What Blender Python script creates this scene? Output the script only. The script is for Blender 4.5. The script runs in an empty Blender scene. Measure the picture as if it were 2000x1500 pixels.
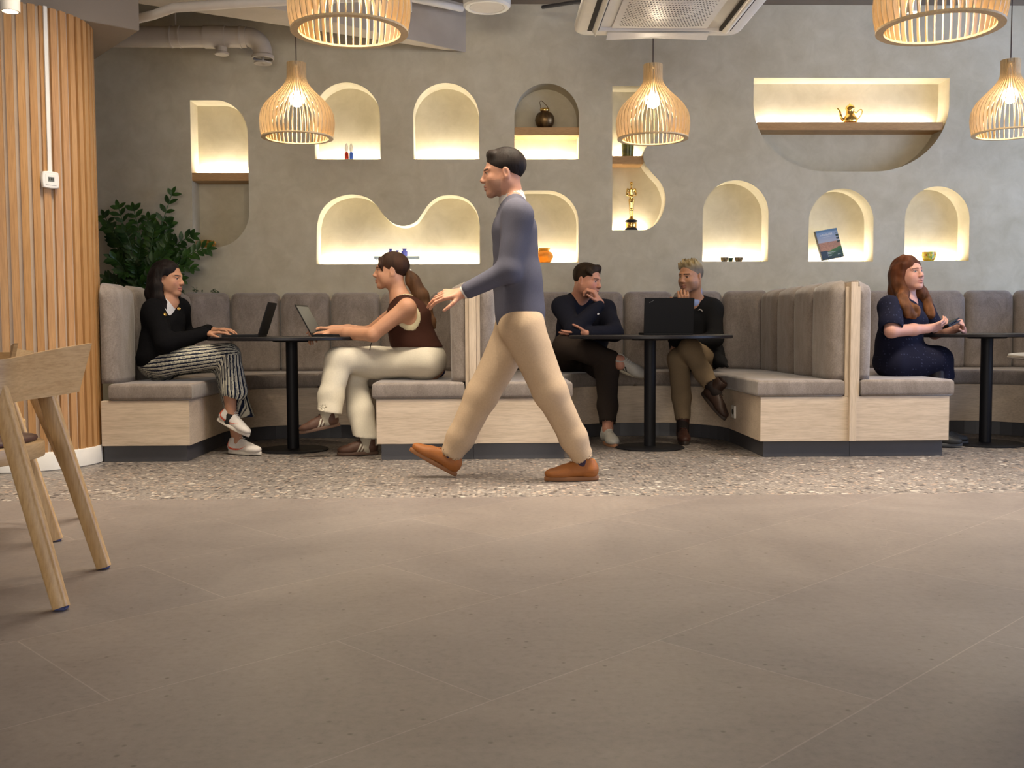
import bpy, bmesh, math, random
import numpy as np
from math import sin, cos, pi, radians as R
from mathutils import Vector, Matrix
from mathutils.geometry import tessellate_polygon
random.seed(7)
scene = bpy.context.scene
COL = scene.collection
# ---------------------------------------------------------------- camera
F = 1944.; EYE = .78; PITCH = R(3.18); YAW = R(1.3); ROLL = .0045
def ray(px, py):
    u = (px-1000)/F; v = (750-py)/F
    c, s = cos(ROLL), sin(ROLL); u, v = u*c+v*s, -u*s+v*c
    x = u; y = cos(PITCH)+v*sin(PITCH); z = -sin(PITCH)+v*cos(PITCH)
    c, s = cos(YAW), sin(YAW)
    return (x*c+y*s, -x*s+y*c, z)
def P(px, py, Y):                       # point seen at a pixel, at distance Y
    r = ray(px, py); t = Y/r[1]; return np.array((r[0]*t, Y, EYE+r[2]*t))
def G(px, py, z=0.):                    # point seen at a pixel, at height z
    r = ray(px, py); t = (z-EYE)/r[2]; return np.array((r[0]*t, r[1]*t, z))
cd = bpy.data.cameras.new('camera'); cam = bpy.data.objects.new('camera', cd); COL.objects.link(cam)
cd.sensor_width = 36; cd.lens = F/2000*36; cd.clip_start = .05
f_ = np.array(ray(1000, 750)); r_ = np.array(ray(2000, 750))-f_; r_ /= np.linalg.norm(r_); f_ /= np.linalg.norm(f_)
u_ = np.cross(r_, f_)
M = Matrix(((r_[0], u_[0], -f_[0], 0), (r_[1], u_[1], -f_[1], 0), (r_[2], u_[2], -f_[2], EYE), (0, 0, 0, 1)))
cam.matrix_world = M
scene.camera = cam
scene.view_settings.view_transform = 'Standard'; scene.view_settings.look = 'None'
scene.view_settings.gamma = 1; scene.view_settings.use_curve_mapping = False
scene.view_settings.exposure = 0.22
# ---------------------------------------------------------------- light
w = bpy.data.worlds.new('world'); scene.world = w; w.use_nodes = True
w.node_tree.nodes['Background'].inputs[0].default_value = (.55, .68, 1, 1)
w.node_tree.nodes['Background'].inputs[1].default_value = .9
def area(name, loc, rot, sx, sy, power, color, spread=180):
    l = bpy.data.lights.new(name, 'AREA'); l.shape = 'RECTANGLE'; l.size = sx; l.size_y = sy
    l.energy = power; l.color = color; l.spread = R(spread)
    o = bpy.data.objects.new(name, l); COL.objects.link(o); o.location = loc; o.rotation_euler = rot
    return o
WARM = (1, .80, .58)
# daylight through the windows of the right wall and of the wall behind the camera
area('window_daylight', (6.35, 4.6, 1.7), (0, R(90), 0), 2.6, 5.0, 165, (.46, .62, 1))
area('window_daylight', (-1.0, -8.85, 1.8), (R(90), 0, 0), 6.4, 2.2, 360, (1, .90, .78))
# unseen fill lights added under the ceiling, above the frame
for x, y, e in ((-1.4, 4.8, 42), (0.6, 4.9, 60), (2.8, 4.9, 60)):
    area('ceiling_fill_light', (x, y, 3.27), (0, 0, 0), 1.2, .6, e, (1, .85, .65), 118)
def spot(name, loc, to, power, size, blend=.9, color=WARM, rad=.04):
    l = bpy.data.lights.new(name, 'SPOT'); l.energy = power; l.spot_size = R(size); l.spot_blend = blend
    l.color = color; l.shadow_soft_size = rad
    o = bpy.data.objects.new(name, l); COL.objects.link(o); o.location = loc
    d = Vector(to)-Vector(loc); o.rotation_euler = d.to_track_quat('-Z', 'Y').to_euler()
    return o

# ---------------------------------------------------------------- helpers
def tag(o, label=None, cat=None, group=None, kind=None):
    if label: o['label'] = label
    if cat: o['category'] = cat
    if group: o['group'] = group
    if kind: o['kind'] = kind
    return o
def root(name, loc, label, cat, group=None, rz=0.):
    o = bpy.data.objects.new(name, None); COL.objects.link(o); o.location = tuple(loc); o.rotation_euler = (0, 0, rz)
    o.empty_display_size = .05
    return tag(o, label, cat, group)
def origin_of(p):
    v = np.zeros(3)
    while p is not None: v = v+np.array(p.location); p = p.parent
    return v
def meshobj(name, V, Fc, m, parent=None, smooth=True, local=False, colors=None, cut=None):
    """V world (or local) vertices -> one mesh object"""
    V = np.array(V, dtype=np.float64).reshape(-1, 3)
    base = np.zeros(3)
    if not local:
        if parent is not None: V = V-origin_of(parent)
        else:
            base = np.array(((V[:, 0].min()+V[:, 0].max())/2, (V[:, 1].min()+V[:, 1].max())/2, V[:, 2].min()))
            V = V-base
    me = bpy.data.meshes.new(name)
    if isinstance(Fc, np.ndarray):
        nf, k = Fc.shape
        me.vertices.add(len(V)); me.vertices.foreach_set('co', V.ravel())
        me.loops.add(nf*k); me.loops.foreach_set('vertex_index', Fc.ravel().astype(np.int32))
        me.polygons.add(nf); me.polygons.foreach_set('loop_start', np.arange(0, nf*k, k, dtype=np.int32))
        me.update(calc_edges=True)
    else:
        me.from_pydata(V.tolist(), [], [list(map(int, f)) for f in Fc]); me.update()
    mats = m if isinstance(m, (list, tuple)) else [m]
    for q in mats: me.materials.append(q)
    if smooth: me.polygons.foreach_set('use_smooth', [True]*len(me.polygons))
    if smooth and cut is not None:
        try: me.set_sharp_from_angle(angle=R(cut))
        except Exception: pass
    if colors is not None:
        a = me.color_attributes.new('Col', 'FLOAT_COLOR', 'POINT')
        c = np.ones((len(V), 4)); c[:, :3] = colors; a.data.foreach_set('color', c.ravel())
    o = bpy.data.objects.new(name, me); COL.objects.link(o)
    if parent is not None: o.parent = parent
    else: o.location = tuple(base)
    return o
class MB:
    def __init__(s): s.v = []; s.f = []; s.mi = []; s.cur = 0
    def add(s, V, Fs):
        n = len(s.v); s.v += [tuple(map(float, p)) for p in V]; s.f += [tuple(i+n for i in f) for f in Fs]
        s.mi += [s.cur]*len(Fs); return s
    def box(s, lo, hi, bev=0.):
        lo = list(map(float, lo)); hi = list(map(float, hi)); b = min(bev, min(hi[i]-lo[i] for i in range(3))*.45)
        if b <= 0:
            V = [(x, y, z) for x in (lo[0], hi[0]) for y in (lo[1], hi[1]) for z in (lo[2], hi[2])]
            return s.add(V, [(0, 1, 3, 2), (4, 6, 7, 5), (0, 4, 5, 1), (2, 3, 7, 6), (0, 2, 6, 4), (1, 5, 7, 3)])
        bm = bmesh.new(); bmesh.ops.create_cube(bm, size=1)
        for v in bm.verts: v.co = Vector([(lo[i]+hi[i])/2+v.co[i]*(hi[i]-lo[i]) for i in range(3)])
        bmesh.ops.bevel(bm, geom=bm.edges[:], offset=b, segments=2, affect='EDGES')
        bm.verts.index_update()
        V = [tuple(v.co) for v in bm.verts]; Fs = [tuple(v.index for v in f.verts) for f in bm.faces]; bm.free()
        return s.add(V, Fs)
    def lathe(s, prof, c=(0, 0, 0), n=32, M=None, cap=True):
        V = []; Fs = []; m = len(prof)
        for i in range(n):
            a = 2*pi*i/n
            for r, z in prof:
                p = np.array((r*cos(a), r*sin(a), z))
                if M is not None: p = M@p
                V.append(p+np.array(c))
        for i in range(n):
            for j in range(m-1):
                a, b = i*m+j, ((i+1) % n)*m+j
                Fs.append((a, b, b+1, a+1))
        k = len(V)
        if cap and prof[0][0] > 1e-5: Fs.append(tuple(i*m for i in range(n))[::-1])
        if cap and prof[-1][0] > 1e-5: Fs.append(tuple(i*m+m-1 for i in range(n)))
        return s.add(V, Fs)
    def tube(s, pts, r, n=8, closed=False, cap=True):
        pts = [np.array(p, float) for p in pts]; m = len(pts)
        rs = r if hasattr(r, '__len__') else [r]*m
        V = []; prev = None
        for i, p in enumerate(pts):
            if closed: t = pts[(i+1) % m]-pts[i-1]
            else: t = pts[min(i+1, m-1)]-pts[max(i-1, 0)]
            t = t/(np.linalg.norm(t)+1e-9)
            if prev is None:
                a = np.array((0, 0, 1.)) if abs(t[2]) < .9 else np.array((1., 0, 0))
                prev = np.cross(t, a)
            u = prev-t*np.dot(prev, t); u /= np.linalg.norm(u)+1e-9; prev = u; v = np.cross(t, u)
            for k in range(n):
                a = 2*pi*k/n; V.append(p+rs[i]*(cos(a)*u+sin(a)*v))
        Fs = []
        for i in range(m if closed else m-1):
            for k in range(n):
                a = i*n+k; b = i*n+(k+1) % n; c = ((i+1) % m)*n+k; d = ((i+1) % m)*n+(k+1) % n
                Fs.append((a, b, d, c))
        if not closed and cap: Fs += [tuple(range(n))[::-1], tuple((m-1)*n+k for k in range(n))]
        return s.add(V, Fs)
    def obj(s, name, m, parent=None, smooth=True, local=False, cut=35):
        o = meshobj(name, s.v, s.f, m, parent, smooth, local, cut=cut)
        if isinstance(m, (list, tuple)): o.data.polygons.foreach_set('material_index', s.mi)
        return o
def rotm(axis, ang):
    return np.array(Matrix.Rotation(ang, 3, Vector(axis)))
def frame(fwd, up=(0, 0, 1)):           # columns: right, forward, up
    f = np.array(fwd, float); f /= np.linalg.norm(f); u = np.array(up, float)
    r = np.cross(f, u); r /= np.linalg.norm(r); u = np.cross(r, f)
    return np.stack([r, f, u], 1)
def extrude(poly, z0, z1, r=0., seg=4):
    """prism of a plan polygon (ccw), rounded top and bottom rims"""
    poly = np.array(poly, float); n = len(poly)
    d = np.roll(poly, -1, 0)-poly; d /= np.linalg.norm(d, axis=1)[:, None]
    nr = np.stack([d[:, 1], -d[:, 0]], 1); pn = np.roll(nr, 1, 0)
    m = nr+pn; m /= np.linalg.norm(m, axis=1)[:, None]; m /= np.clip((m*nr).sum(1), .5, 1)[:, None]
    rings = []
    if r > 0:
        rings += [(r*(1-sin(a)), z0+r*(1-cos(a))) for a in [pi/2*i/seg for i in range(seg+1)]]
        rings += [(r*(1-cos(a)), z1-r+r*sin(a)) for a in [pi/2*i/seg for i in range(seg+1)]]
    else: rings = [(0, z0), (0, z1)]
    V = []; Fs = []
    for off, z in rings:
        q = poly-m*off
        V += [(p[0], p[1], z) for p in q]
    for i in range(len(rings)-1):
        for j in range(n):
            a = i*n+j; b = i*n+(j+1) % n; Fs.append((a, b, b+n, a+n))
    for base, flip in ((0, True), ((len(rings)-1)*n, False)):
        tri = tessellate_polygon([[Vector(V[base+j]) for j in range(n)]])
        for t in tri:
            a, b, c = [V[base+k] for k in t]
            up = (b[0]-a[0])*(c[1]-a[1])-(b[1]-a[1])*(c[0]-a[0]) > 0
            t = tuple(base+k for k in t)
            Fs.append(t if up != flip else t[::-1])
    return V, Fs

# ---------------------------------------------------------------- materials
def newmat(name):
    m = bpy.data.materials.new(name); m.use_nodes = True
    return m, m.node_tree, m.node_tree.nodes['Principled BSDF']
def coords(nt, scale=(1, 1, 1), rot=(0, 0, 0), world=True):
    mp = nt.nodes.new('ShaderNodeMapping'); mp.inputs['Scale'].default_value = scale; mp.inputs['Rotation'].default_value = rot
    if world:
        g = nt.nodes.new('ShaderNodeNewGeometry'); nt.links.new(g.outputs['Position'], mp.inputs['Vector'])
    else:
        g = nt.nodes.new('ShaderNodeTexCoord'); nt.links.new(g.outputs['Object'], mp.inputs['Vector'])
    return mp.outputs[0]
def noise(nt, vec, scale, detail=4, rough=.55, dist=0.):
    n = nt.nodes.new('ShaderNodeTexNoise'); nt.links.new(vec, n.inputs['Vector'])
    n.inputs['Scale'].default_value = scale; n.inputs['Detail'].default_value = detail
    n.inputs['Roughness'].default_value = rough; n.inputs['Distortion'].default_value = dist
    return n.outputs['Fac']
def ramp(nt, fac, stops):
    r = nt.nodes.new('ShaderNodeValToRGB'); nt.links.new(fac, r.inputs[0])
    e = r.color_ramp.elements
    while len(e) > 1: e.remove(e[-1])
    e[0].position = stops[0][0]; e[0].color = (*stops[0][1], 1)
    for p, c in stops[1:]:
        x = e.new(p); x.color = (*c, 1)
    return r.outputs[0]
def mix(nt, fac, a, b, mode='MIX'):
    m = nt.nodes.new('ShaderNodeMix'); m.data_type = 'RGBA'; m.blend_type = mode
    for idx, val in ((0, fac), (6, a), (7, b)):
        if hasattr(val, 'links') or isinstance(val, bpy.types.NodeSocket): nt.links.new(val, m.inputs[idx])
        else: m.inputs[idx].default_value = val if idx == 0 else (*val, 1)
    return m.outputs[2]
def bump(nt, bs, h, strength, dist=.01):
    b = nt.nodes.new('ShaderNodeBump'); b.inputs['Strength'].default_value = strength; b.inputs['Distance'].default_value = dist
    nt.links.new(h, b.inputs['Height']); nt.links.new(b.outputs[0], bs.inputs['Normal'])
def plain(name, c, rough=.6, metal=0., c2=None, sc=8., bsc=0., bst=.2, bd=.004, stretch=(1, 1, 1), world=False, spec=None, coat=0., alpha=None):
    m, nt, bs = newmat(name)
    v = coords(nt, stretch, world=world)
    if c2 is not None:
        nt.links.new(ramp(nt, noise(nt, v, sc), [(.35, c), (.68, c2)]), bs.inputs['Base Color'])
    else:
        c3 = tuple(min(1, x*1.08) for x in c)
        nt.links.new(ramp(nt, noise(nt, v, 12), [(.3, c), (.7, c3)]), bs.inputs['Base Color'])
    bs.inputs['Roughness'].default_value = rough; bs.inputs['Metallic'].default_value = metal
    if spec is not None: bs.inputs['Specular IOR Level'].default_value = spec
    if coat: bs.inputs['Coat Weight'].default_value = coat
    if bsc: bump(nt, bs, noise(nt, v, bsc), bst, bd)
    return m
def woodmat(name, ca, cb, cc, grain=(1, 1, 1), sc=3., rough=.5, world=True, bst=.08):
    """grain: small scale along the board"""
    m, nt, bs = newmat(name)
    v = coords(nt, grain, world=world)
    a = ramp(nt, noise(nt, v, sc, 6, .6, .6), [(.3, ca), (.5, cb), (.72, cc)])
    f = noise(nt, v, sc*9, 3, .6)
    c = mix(nt, .35, a, ramp(nt, f, [(.35, tuple(x*.72 for x in ca)), (.6, cc)]))
    nt.links.new(c, bs.inputs['Base Color']); bs.inputs['Roughness'].default_value = rough
    bump(nt, bs, f, bst, .002)
    return m
def glass(name, c, rough=.05, mixt=.6):
    m, nt, bs = newmat(name)
    v = coords(nt, world=False)
    nt.links.new(ramp(nt, noise(nt, v, 30), [(.3, c), (.7, tuple(min(1, x*1.15) for x in c))]), bs.inputs['Base Color'])
    bs.inputs['Roughness'].default_value = rough; bs.inputs['Transmission Weight'].default_value = mixt
    bs.inputs['IOR'].default_value = 1.4
    return m
def emit(name, c, st):
    m, nt, bs = newmat(name)
    bs.inputs['Base Color'].default_value = (*c, 1); bs.inputs['Emission Color'].default_value = (*c, 1); bs.inputs['Emission Strength'].default_value = st
    return m
def colmat(name, rough=.6, bsc=0, bst=.2, bd=.003, spec=.3, sss=0., stretch=(1, 1, 1), vary=.12, sheen=0.):
    m, nt, bs = newmat(name)
    a = nt.nodes.new('ShaderNodeAttribute'); a.attribute_name = 'Col'
    v = coords(nt, stretch, world=True)
    n = noise(nt, v, 25 if not bsc else bsc*.5, 3)
    g = ramp(nt, n, [(.3, (1-vary,)*3), (.7, (1+0*vary,)*3)])
    c = mix(nt, 1., a.outputs['Color'], g, 'MULTIPLY')
    nt.links.new(c, bs.inputs['Base Color'])
    bs.inputs['Roughness'].default_value = rough; bs.inputs['Specular IOR Level'].default_value = spec
    if sss:
        bs.inputs['Subsurface Weight'].default_value = sss; bs.inputs['Subsurface Radius'].default_value = (.012, .005, .003)
        bs.inputs['Subsurface Scale'].default_value = 1.0
    if sheen: bs.inputs['Sheen Weight'].default_value = sheen
    if bsc: bump(nt, bs, noise(nt, v, bsc, 3), bst, bd)
    return m
def srgb(r, g, b):
    return tuple(((c/255)/12.92 if c/255 <= .04045 else ((c/255+.055)/1.055)**2.4) for c in (r, g, b))

# plaster wall
M_plaster, nt, bs = newmat('clay_plaster')
v = coords(nt, (1, 1, 1))
n1 = noise(nt, v, 1.3, 5, .6, .8); n2 = noise(nt, v, 7, 6, .65, .5); n3 = noise(nt, v, 60, 3)
c = ramp(nt, n1, [(.3, (.50, .45, .32)), (.5, (.585, .53, .39)), (.7, (.645, .595, .46))])
c = mix(nt, .35, c, ramp(nt, n2, [(.3, (.44, .39, .27)), (.7, (.72, .665, .52))]))
nt.links.new(c, bs.inputs['Base Color']); bs.inputs['Roughness'].default_value = .8
bs.inputs['Specular IOR Level'].default_value = .2
bump(nt, bs, n2, .12, .01)
M_ceil = plain('ceiling_paint', (.25, .205, .155), .85, c2=(.29, .24, .185), sc=2)
M_white_dim = plain('dimmed_white_metal', (.42, .365, .295), .6, c2=(.47, .41, .335), sc=5)  # white metal darkened in its colour for the weaker light near the ceiling
M_beam = plain('painted_concrete', (.42, .36, .285), .8, c2=(.48, .42, .34), sc=4, bsc=40, bst=.1)
M_white = plain('white_metal', (.72, .68, .62), .4)
M_whitem = plain('white_plastic', (.75, .73, .68), .35)
# terrazzo
M_terr, nt, bs = newmat('terrazzo')
v = coords(nt, (1, 1, 1))
def voro(nt, v, sc, rnd=1.):
    k = nt.nodes.new('ShaderNodeTexVoronoi'); nt.links.new(v, k.inputs['Vector']); k.inputs['Scale'].default_value = sc
    k.inputs['Randomness'].default_value = rnd
    return k
base = ramp(nt, noise(nt, v, 90, 4), [(.35, (.115, .10, .095)), (.65, (.25, .225, .205))])
vo = voro(nt, v, 42); vs = voro(nt, v, 15)
sep = nt.nodes.new('ShaderNodeSeparateColor'); nt.links.new(vo.outputs['Color'], sep.inputs[0])
chips = ramp(nt, sep.outputs[0], [(0, (.03, .028, .03)), (.2, (.06, .05, .045)), (.24, (.14, .12, .105)), (.5, (.21, .185, .165)), (.72, (.34, .31, .275)), (.9, (.36, .25, .18)), (1, (.52, .49, .45))])
m1 = ramp(nt, vo.outputs['Distance'], [(.38, (1, 1, 1)), (.48, (0, 0, 0))])
c = mix(nt, m1, base, chips)
sp2 = nt.nodes.new('ShaderNodeSeparateColor'); nt.links.new(vs.outputs['Color'], sp2.inputs[0])
big = ramp(nt, sp2.outputs[1], [(0, (.04, .04, .05)), (.5, (.10, .085, .075)), (1, (.5, .46, .41))])
m2 = ramp(nt, vs.outputs['Distance'], [(.24, (1, 1, 1)), (.30, (0, 0, 0))])
sel = ramp(nt, sp2.outputs[2], [(.62, (0, 0, 0)), (.66, (1, 1, 1))])
c = mix(nt, mix(nt, 1., m2, sel, 'MULTIPLY'), c, big)
nt.links.new(c, bs.inputs['Base Color']); bs.inputs['Roughness'].default_value = .42
# stone tiles laid on the diagonal
M_stone, nt, bs = newmat('stone_tiles')
v0 = coords(nt, (1, 1, 1))
vt = coords(nt, (1, 1, 1), (0, 0, R(-43)))
sh = nt.nodes.new('ShaderNodeVectorMath'); sh.operation = 'ADD'; nt.links.new(vt, sh.inputs[0]); sh.inputs[1].default_value = (-1.40+.0, -2.07+6*.57, 0)
br = nt.nodes.new('ShaderNodeTexBrick'); nt.links.new(sh.outputs[0], br.inputs['Vector'])
br.inputs['Scale'].default_value = 1; br.inputs['Mortar Size'].default_value = .0022; br.inputs['Mortar Smooth'].default_value = .3
br.inputs['Brick Width'].default_value = 1.14; br.inputs['Row Height'].default_value = .57
br.inputs['Color1'].default_value = (.90, .90, .91, 1); br.inputs['Color2'].default_value = (1.0, .98, .95, 1); br.inputs['Mortar'].default_value = (1.35, 1.33, 1.3, 1)
a = ramp(nt, noise(nt, v0, 1.3, 7, .68, 1.0), [(.3, (.115, .096, .094)), (.5, (.172, .148, .14)), (.7, (.235, .206, .19))])
b = ramp(nt, noise(nt, v0, 45, 5, .7), [(.25, (.10, .083, .076)), (.45, (.18, .155, .142)), (.8, (.25, .22, .20))])
c = mix(nt, .5, a, b)
vc = voro(nt, v0, 22); s3 = nt.nodes.new('ShaderNodeSeparateColor'); nt.links.new(vc.outputs['Color'], s3.inputs[0])
mk = mix(nt, 1., ramp(nt, vc.outputs['Distance'], [(.06, (1, 1, 1)), (.15, (0, 0, 0))]), ramp(nt, s3.outputs[0], [(.68, (0, 0, 0)), (.72, (1, 1, 1))]), 'MULTIPLY')
c = mix(nt, mk, c, (.09, .07, .06))
vein = noise(nt, v0, 1.1, 3, .5, 1.5)
vm = mix(nt, 1., ramp(nt, vein, [(.495, (0, 0, 0)), (.499, (.6, .6, .6)), (.503, (0, 0, 0))]), ramp(nt, noise(nt, v0, .9, 2), [(.56, (0, 0, 0)), (.64, (1, 1, 1))]), 'MULTIPLY')
c = mix(nt, vm, c, (.27, .235, .21))
c = mix(nt, 1., c, br.outputs['Color'], 'MULTIPLY')
nt.links.new(c, bs.inputs['Base Color'])
rr = nt.nodes.new('ShaderNodeMapRange'); nt.links.new(noise(nt, v0, 3, 4), rr.inputs[0]); rr.inputs[3].default_value = .38; rr.inputs[4].default_value = .52
nt.links.new(rr.outputs[0], bs.inputs['Roughness'])
bump(nt, bs, noise(nt, v0, 60, 4), .05, .004)
# woods
M_ash = woodmat('pale_ash_veneer', (.47, .375, .275), (.57, .46, .345), (.65, .54, .42), (.5, 3, 7), 2.6, .5)
M_ashv = woodmat('pale_ash_upright', (.49, .39, .28), (.58, .47, .35), (.65, .54, .42), (7, 7, .5), 2.6, .5)
M_slat = woodmat('oak_slats', (.34, .165, .055), (.45, .235, .085), (.56, .32, .13), (14, 14, .5), 1.7, .45)
M_oak = woodmat('oak_chair', (.44, .26, .105), (.53, .335, .15), (.60, .41, .205), (8, 8, .8), 2.2, .42, world=False)
M_shelf = woodmat('oak_shelf', (.38, .20, .07), (.48, .27, .10), (.56, .34, .14), (.8, 6, 8), 3, .5)
M_lamp = woodmat('birch_ply', (.66, .47, .24), (.74, .55, .30), (.80, .62, .37), (6, 6, 1), 2.5, .5, world=False)
M_plinth = plain('grey_plinth', (.055, .055, .062), .45)
M_black = plain('black_powder_coat', (.010, .010, .012), .5, spec=.2)
M_blacktop = plain('black_linoleum', (.010, .009, .011), .4, spec=.3)
M_laptop = plain('black_laptop', (.006, .006, .007), .55, spec=.2)
# velvet
M_velvet, nt, bs = newmat('taupe_velvet')
v = coords(nt, (1, 1, 1)); vv = coords(nt, (1, 1, .45))
c = ramp(nt, noise(nt, vv, 9, 7, .75, .6), [(.28, (.115, .092, .08)), (.44, (.195, .165, .148)), (.58, (.265, .232, .212)), (.76, (.36, .32, .30))])
c = mix(nt, .4, c, ramp(nt, noise(nt, v, 140, 3), [(.35, (.16, .135, .115)), (.65, (.29, .25, .22))]))
nt.links.new(c, bs.inputs['Base Color']); bs.inputs['Roughness'].default_value = .85
bs.inputs['Specular IOR Level'].default_value = .15; bs.inputs['Sheen Weight'].default_value = .35; bs.inputs['Sheen Roughness'].default_value = .4
bump(nt, bs, noise(nt, v, 160, 3), .25, .002)
M_leaf = plain('leaf_green', (.012, .045, .008), .42, c2=(.05, .13, .02), sc=9, world=True)
M_stem = plain('stem_green', (.05, .12, .03), .5)
M_gold = plain('polished_gold', (.80, .52, .16), .18, 1.)
M_brown_leather = plain('brown_leather', (.075, .028, .018), .5, bsc=120, bst=.15)
# ================================================================ room shell
WY = 8.0; CZ = 3.335; ND = .20
fl = MB().box((-4.5, -9, -.1), (6.3, 4.585, 0)); tag(fl.obj('floor', M_stone, smooth=False), kind='structure')
fl = MB().box((-4.5, 4.585, -.1), (6.3, WY+.4, 0)); tag(fl.obj('floor', M_terr, smooth=False), kind='structure')
tag(MB().box((-4.5, -9, CZ), (6.3, WY+.4, CZ+.2)).obj('ceiling', M_ceil, smooth=False), kind='structure')
M_side = plain('side_wall_paint', (.40, .36, .30), .8)
tag(MB().box((-4.7, -9, 0), (-4.5, WY+.4, CZ)).obj('wall_left', M_side, smooth=False), kind='structure')
mb = MB()                                   # right wall with its window openings
for a in (((6.3, -9, 0), (6.5, 2.0, CZ)), ((6.3, 7.2, 0), (6.5, WY+.4, CZ)), ((6.3, 2.0, 0), (6.5, 7.2, .35)), ((6.3, 2.0, 3.05), (6.5, 7.2, CZ))): mb.box(*a)
tag(mb.obj('wall_right', M_side, smooth=False), kind='structure')
mb = MB()
for y in (2.0, 3.7, 5.4, 7.13): mb.box((6.36, y, .35), (6.44, y+.07, 3.05))
for z in (.35, 2.98): mb.box((6.36, 2.0, z), (6.44, 7.2, z+.07))
tag(mb.obj('window_1', M_white, smooth=False), kind='structure')
mb = MB()
for a in (((-4.5, -9.2, 0), (6.3, -9, .6)), ((-4.5, -9.2, 2.95), (6.3, -9, CZ)), ((-4.5, -9.2, .6), (-4.2, -9, 2.95)), ((2.4, -9.2, .6), (6.3, -9, 2.95))): mb.box(*a)
tag(mb.obj('wall_front', M_side, smooth=False), kind='structure')
mb = MB()
for x in (-4.2, -2.0, .2, 2.33): mb.box((x, -9.13, .6), (x+.07, -9.05, 2.95))
for z in (.6, 2.88): mb.box((-4.2, -9.13, z), (2.4, -9.05, z+.07))
tag(mb.obj('window_2', M_white, smooth=False), kind='structure')

# ---------------------------------------------------------------- niche wall
def W2(px, py): p = P(px, py, WY); return (p[0], p[2])
def arc(cx, cz, r, a0, a1, n=14, rz=None):
    rz = r if rz is None else rz
    return [(cx+r*cos(R(a0+(a1-a0)*i/n)), cz+rz*sin(R(a0+(a1-a0)*i/n))) for i in range(n+1)]
def arch(pxl, pxr, pyt, pyb):
    (x0, z0), (x1, _) = W2(pxl, pyb), W2(pxr, pyb); zt = W2((pxl+pxr)/2, pyt)[1]; r = (x1-x0)/2
    return [(x0, z0), (x1, z0)]+arc((x0+x1)/2, zt-r, r, 0, 180, 28)
def catmull(pts, n=8):
    o = []
    pts = [np.array(p, float) for p in pts]
    for i in range(len(pts)-1):
        p0 = pts[max(i-1, 0)]; p1 = pts[i]; p2 = pts[i+1]; p3 = pts[min(i+2, len(pts)-1)]
        for k in range(n):
            t = k/n
            o.append(.5*((2*p1)+(-p0+p2)*t+(2*p0-5*p1+4*p2-p3)*t*t+(-p0+3*p1-3*p2+p3)*t**3))
    o.append(pts[-1]); return o
niches = {}
x0, zt = W2(371, 196); x1, zb = W2(488, 483)
niches['left'] = [(x0, zb), (x1-.28, zb)]+arc(x1-.28, zb+.28, .28, -90, 0)+arc(x1-.24, zt-.27, .24, 0, 90, rz=.27)+[(x0, zt)]
niches['a'] = arch(615, 743, 161, 311); niches['b'] = arch(808, 936, 162, 311); niches['c'] = arch(1005, 1131, 163, 311)
w = lambda l: [W2(*p) for p in l]
s = w([(1196, 449), (1262, 449)])+w([tuple(q) for q in catmull([(1262, 449), (1282, 437), (1296, 412), (1300, 385), (1291, 358), (1272, 336), (1259, 318), (1257, 300), (1266, 282), (1282, 266), (1296, 246), (1301, 222), (1294, 196), (1280, 178), (1262, 168)])][1:])+w([(1196, 168)])
niches['s'] = s
x0, zt = W2(1472, 152); x1, _ = W2(1855, 151); zb = W2(1665, 335)[1]; rr_ = .60
niches['d'] = [(x0, zt)]+arc(x0+rr_, zb+.54, rr_, 180, 270, 24, rz=.54)+arc(x1-rr_, zb+.54, rr_, 270, 360, 24, rz=.54)+[(x1, zt)]
mp_ = [(937, 516), (937, 440), (932, 415), (918, 394), (900, 384), (878, 381), (856, 385), (838, 398), (826, 415), (812, 433), (790, 441), (768, 436), (750, 421), (737, 403), (722, 389), (705, 382), (683, 380), (658, 386), (638, 399), (625, 418), (619, 442), (618, 516)]
niches['m'] = w([(618, 516)])+w([(937, 516), (937, 440)])+w([tuple(q) for q in catmull(mp_[1:-1], 5)][1:])
x0, zb = W2(1003, 513); x1, zt = W2(1130, 372)
niches['w'] = [(x0, zb), (x1, zb)]+arc(x1-.25, zt-.25, .25, 0, 90, 16)+[(x0+.12, zt)]+arc(x0+.12, zt-.12, .12, 90, 180, 8)
niches['e'] = arch(1372, 1500, 352, 511); niches['f'] = arch(1579, 1705, 368, 511); niches['g'] = arch(1766, 1892, 364, 509.5)
polys = []
for k, q in niches.items():
    q = [tuple(map(float, p)) for p in q]; o = [q[0]]
    for p in q[1:]:
        if (p[0]-o[-1][0])**2+(p[1]-o[-1][1])**2 > 1e-6: o.append(p)
    if (o[0][0]-o[-1][0])**2+(o[0][1]-o[-1][1])**2 < 1e-6: o.pop()
    ar = sum(o[i-1][0]*o[i][1]-o[i][0]*o[i-1][1] for i in range(len(o)))
    if ar < 0: o = o[::-1]
    niches[k] = o; polys.append(o)
outer = [(-4.5, 0), (6.3, 0), (6.3, CZ), (-4.5, CZ)]
loops = [[Vector((p[0], p[1], 0)) for p in l] for l in [outer]+polys]
tris = tessellate_polygon(loops)
flat = [p for l in [outer]+polys for p in l]
V = [(p[0], WY, p[1]) for p in flat]; Fs = []
for t in tris:
    a, b, c = [flat[i] for i in t]
    ccw = (b[0]-a[0])*(c[1]-a[1])-(b[1]-a[1])*(c[0]-a[0]) > 0
    Fs.append(tuple(t) if ccw else tuple(t)[::-1])
mb = MB(); mb.add(V, Fs)
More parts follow.
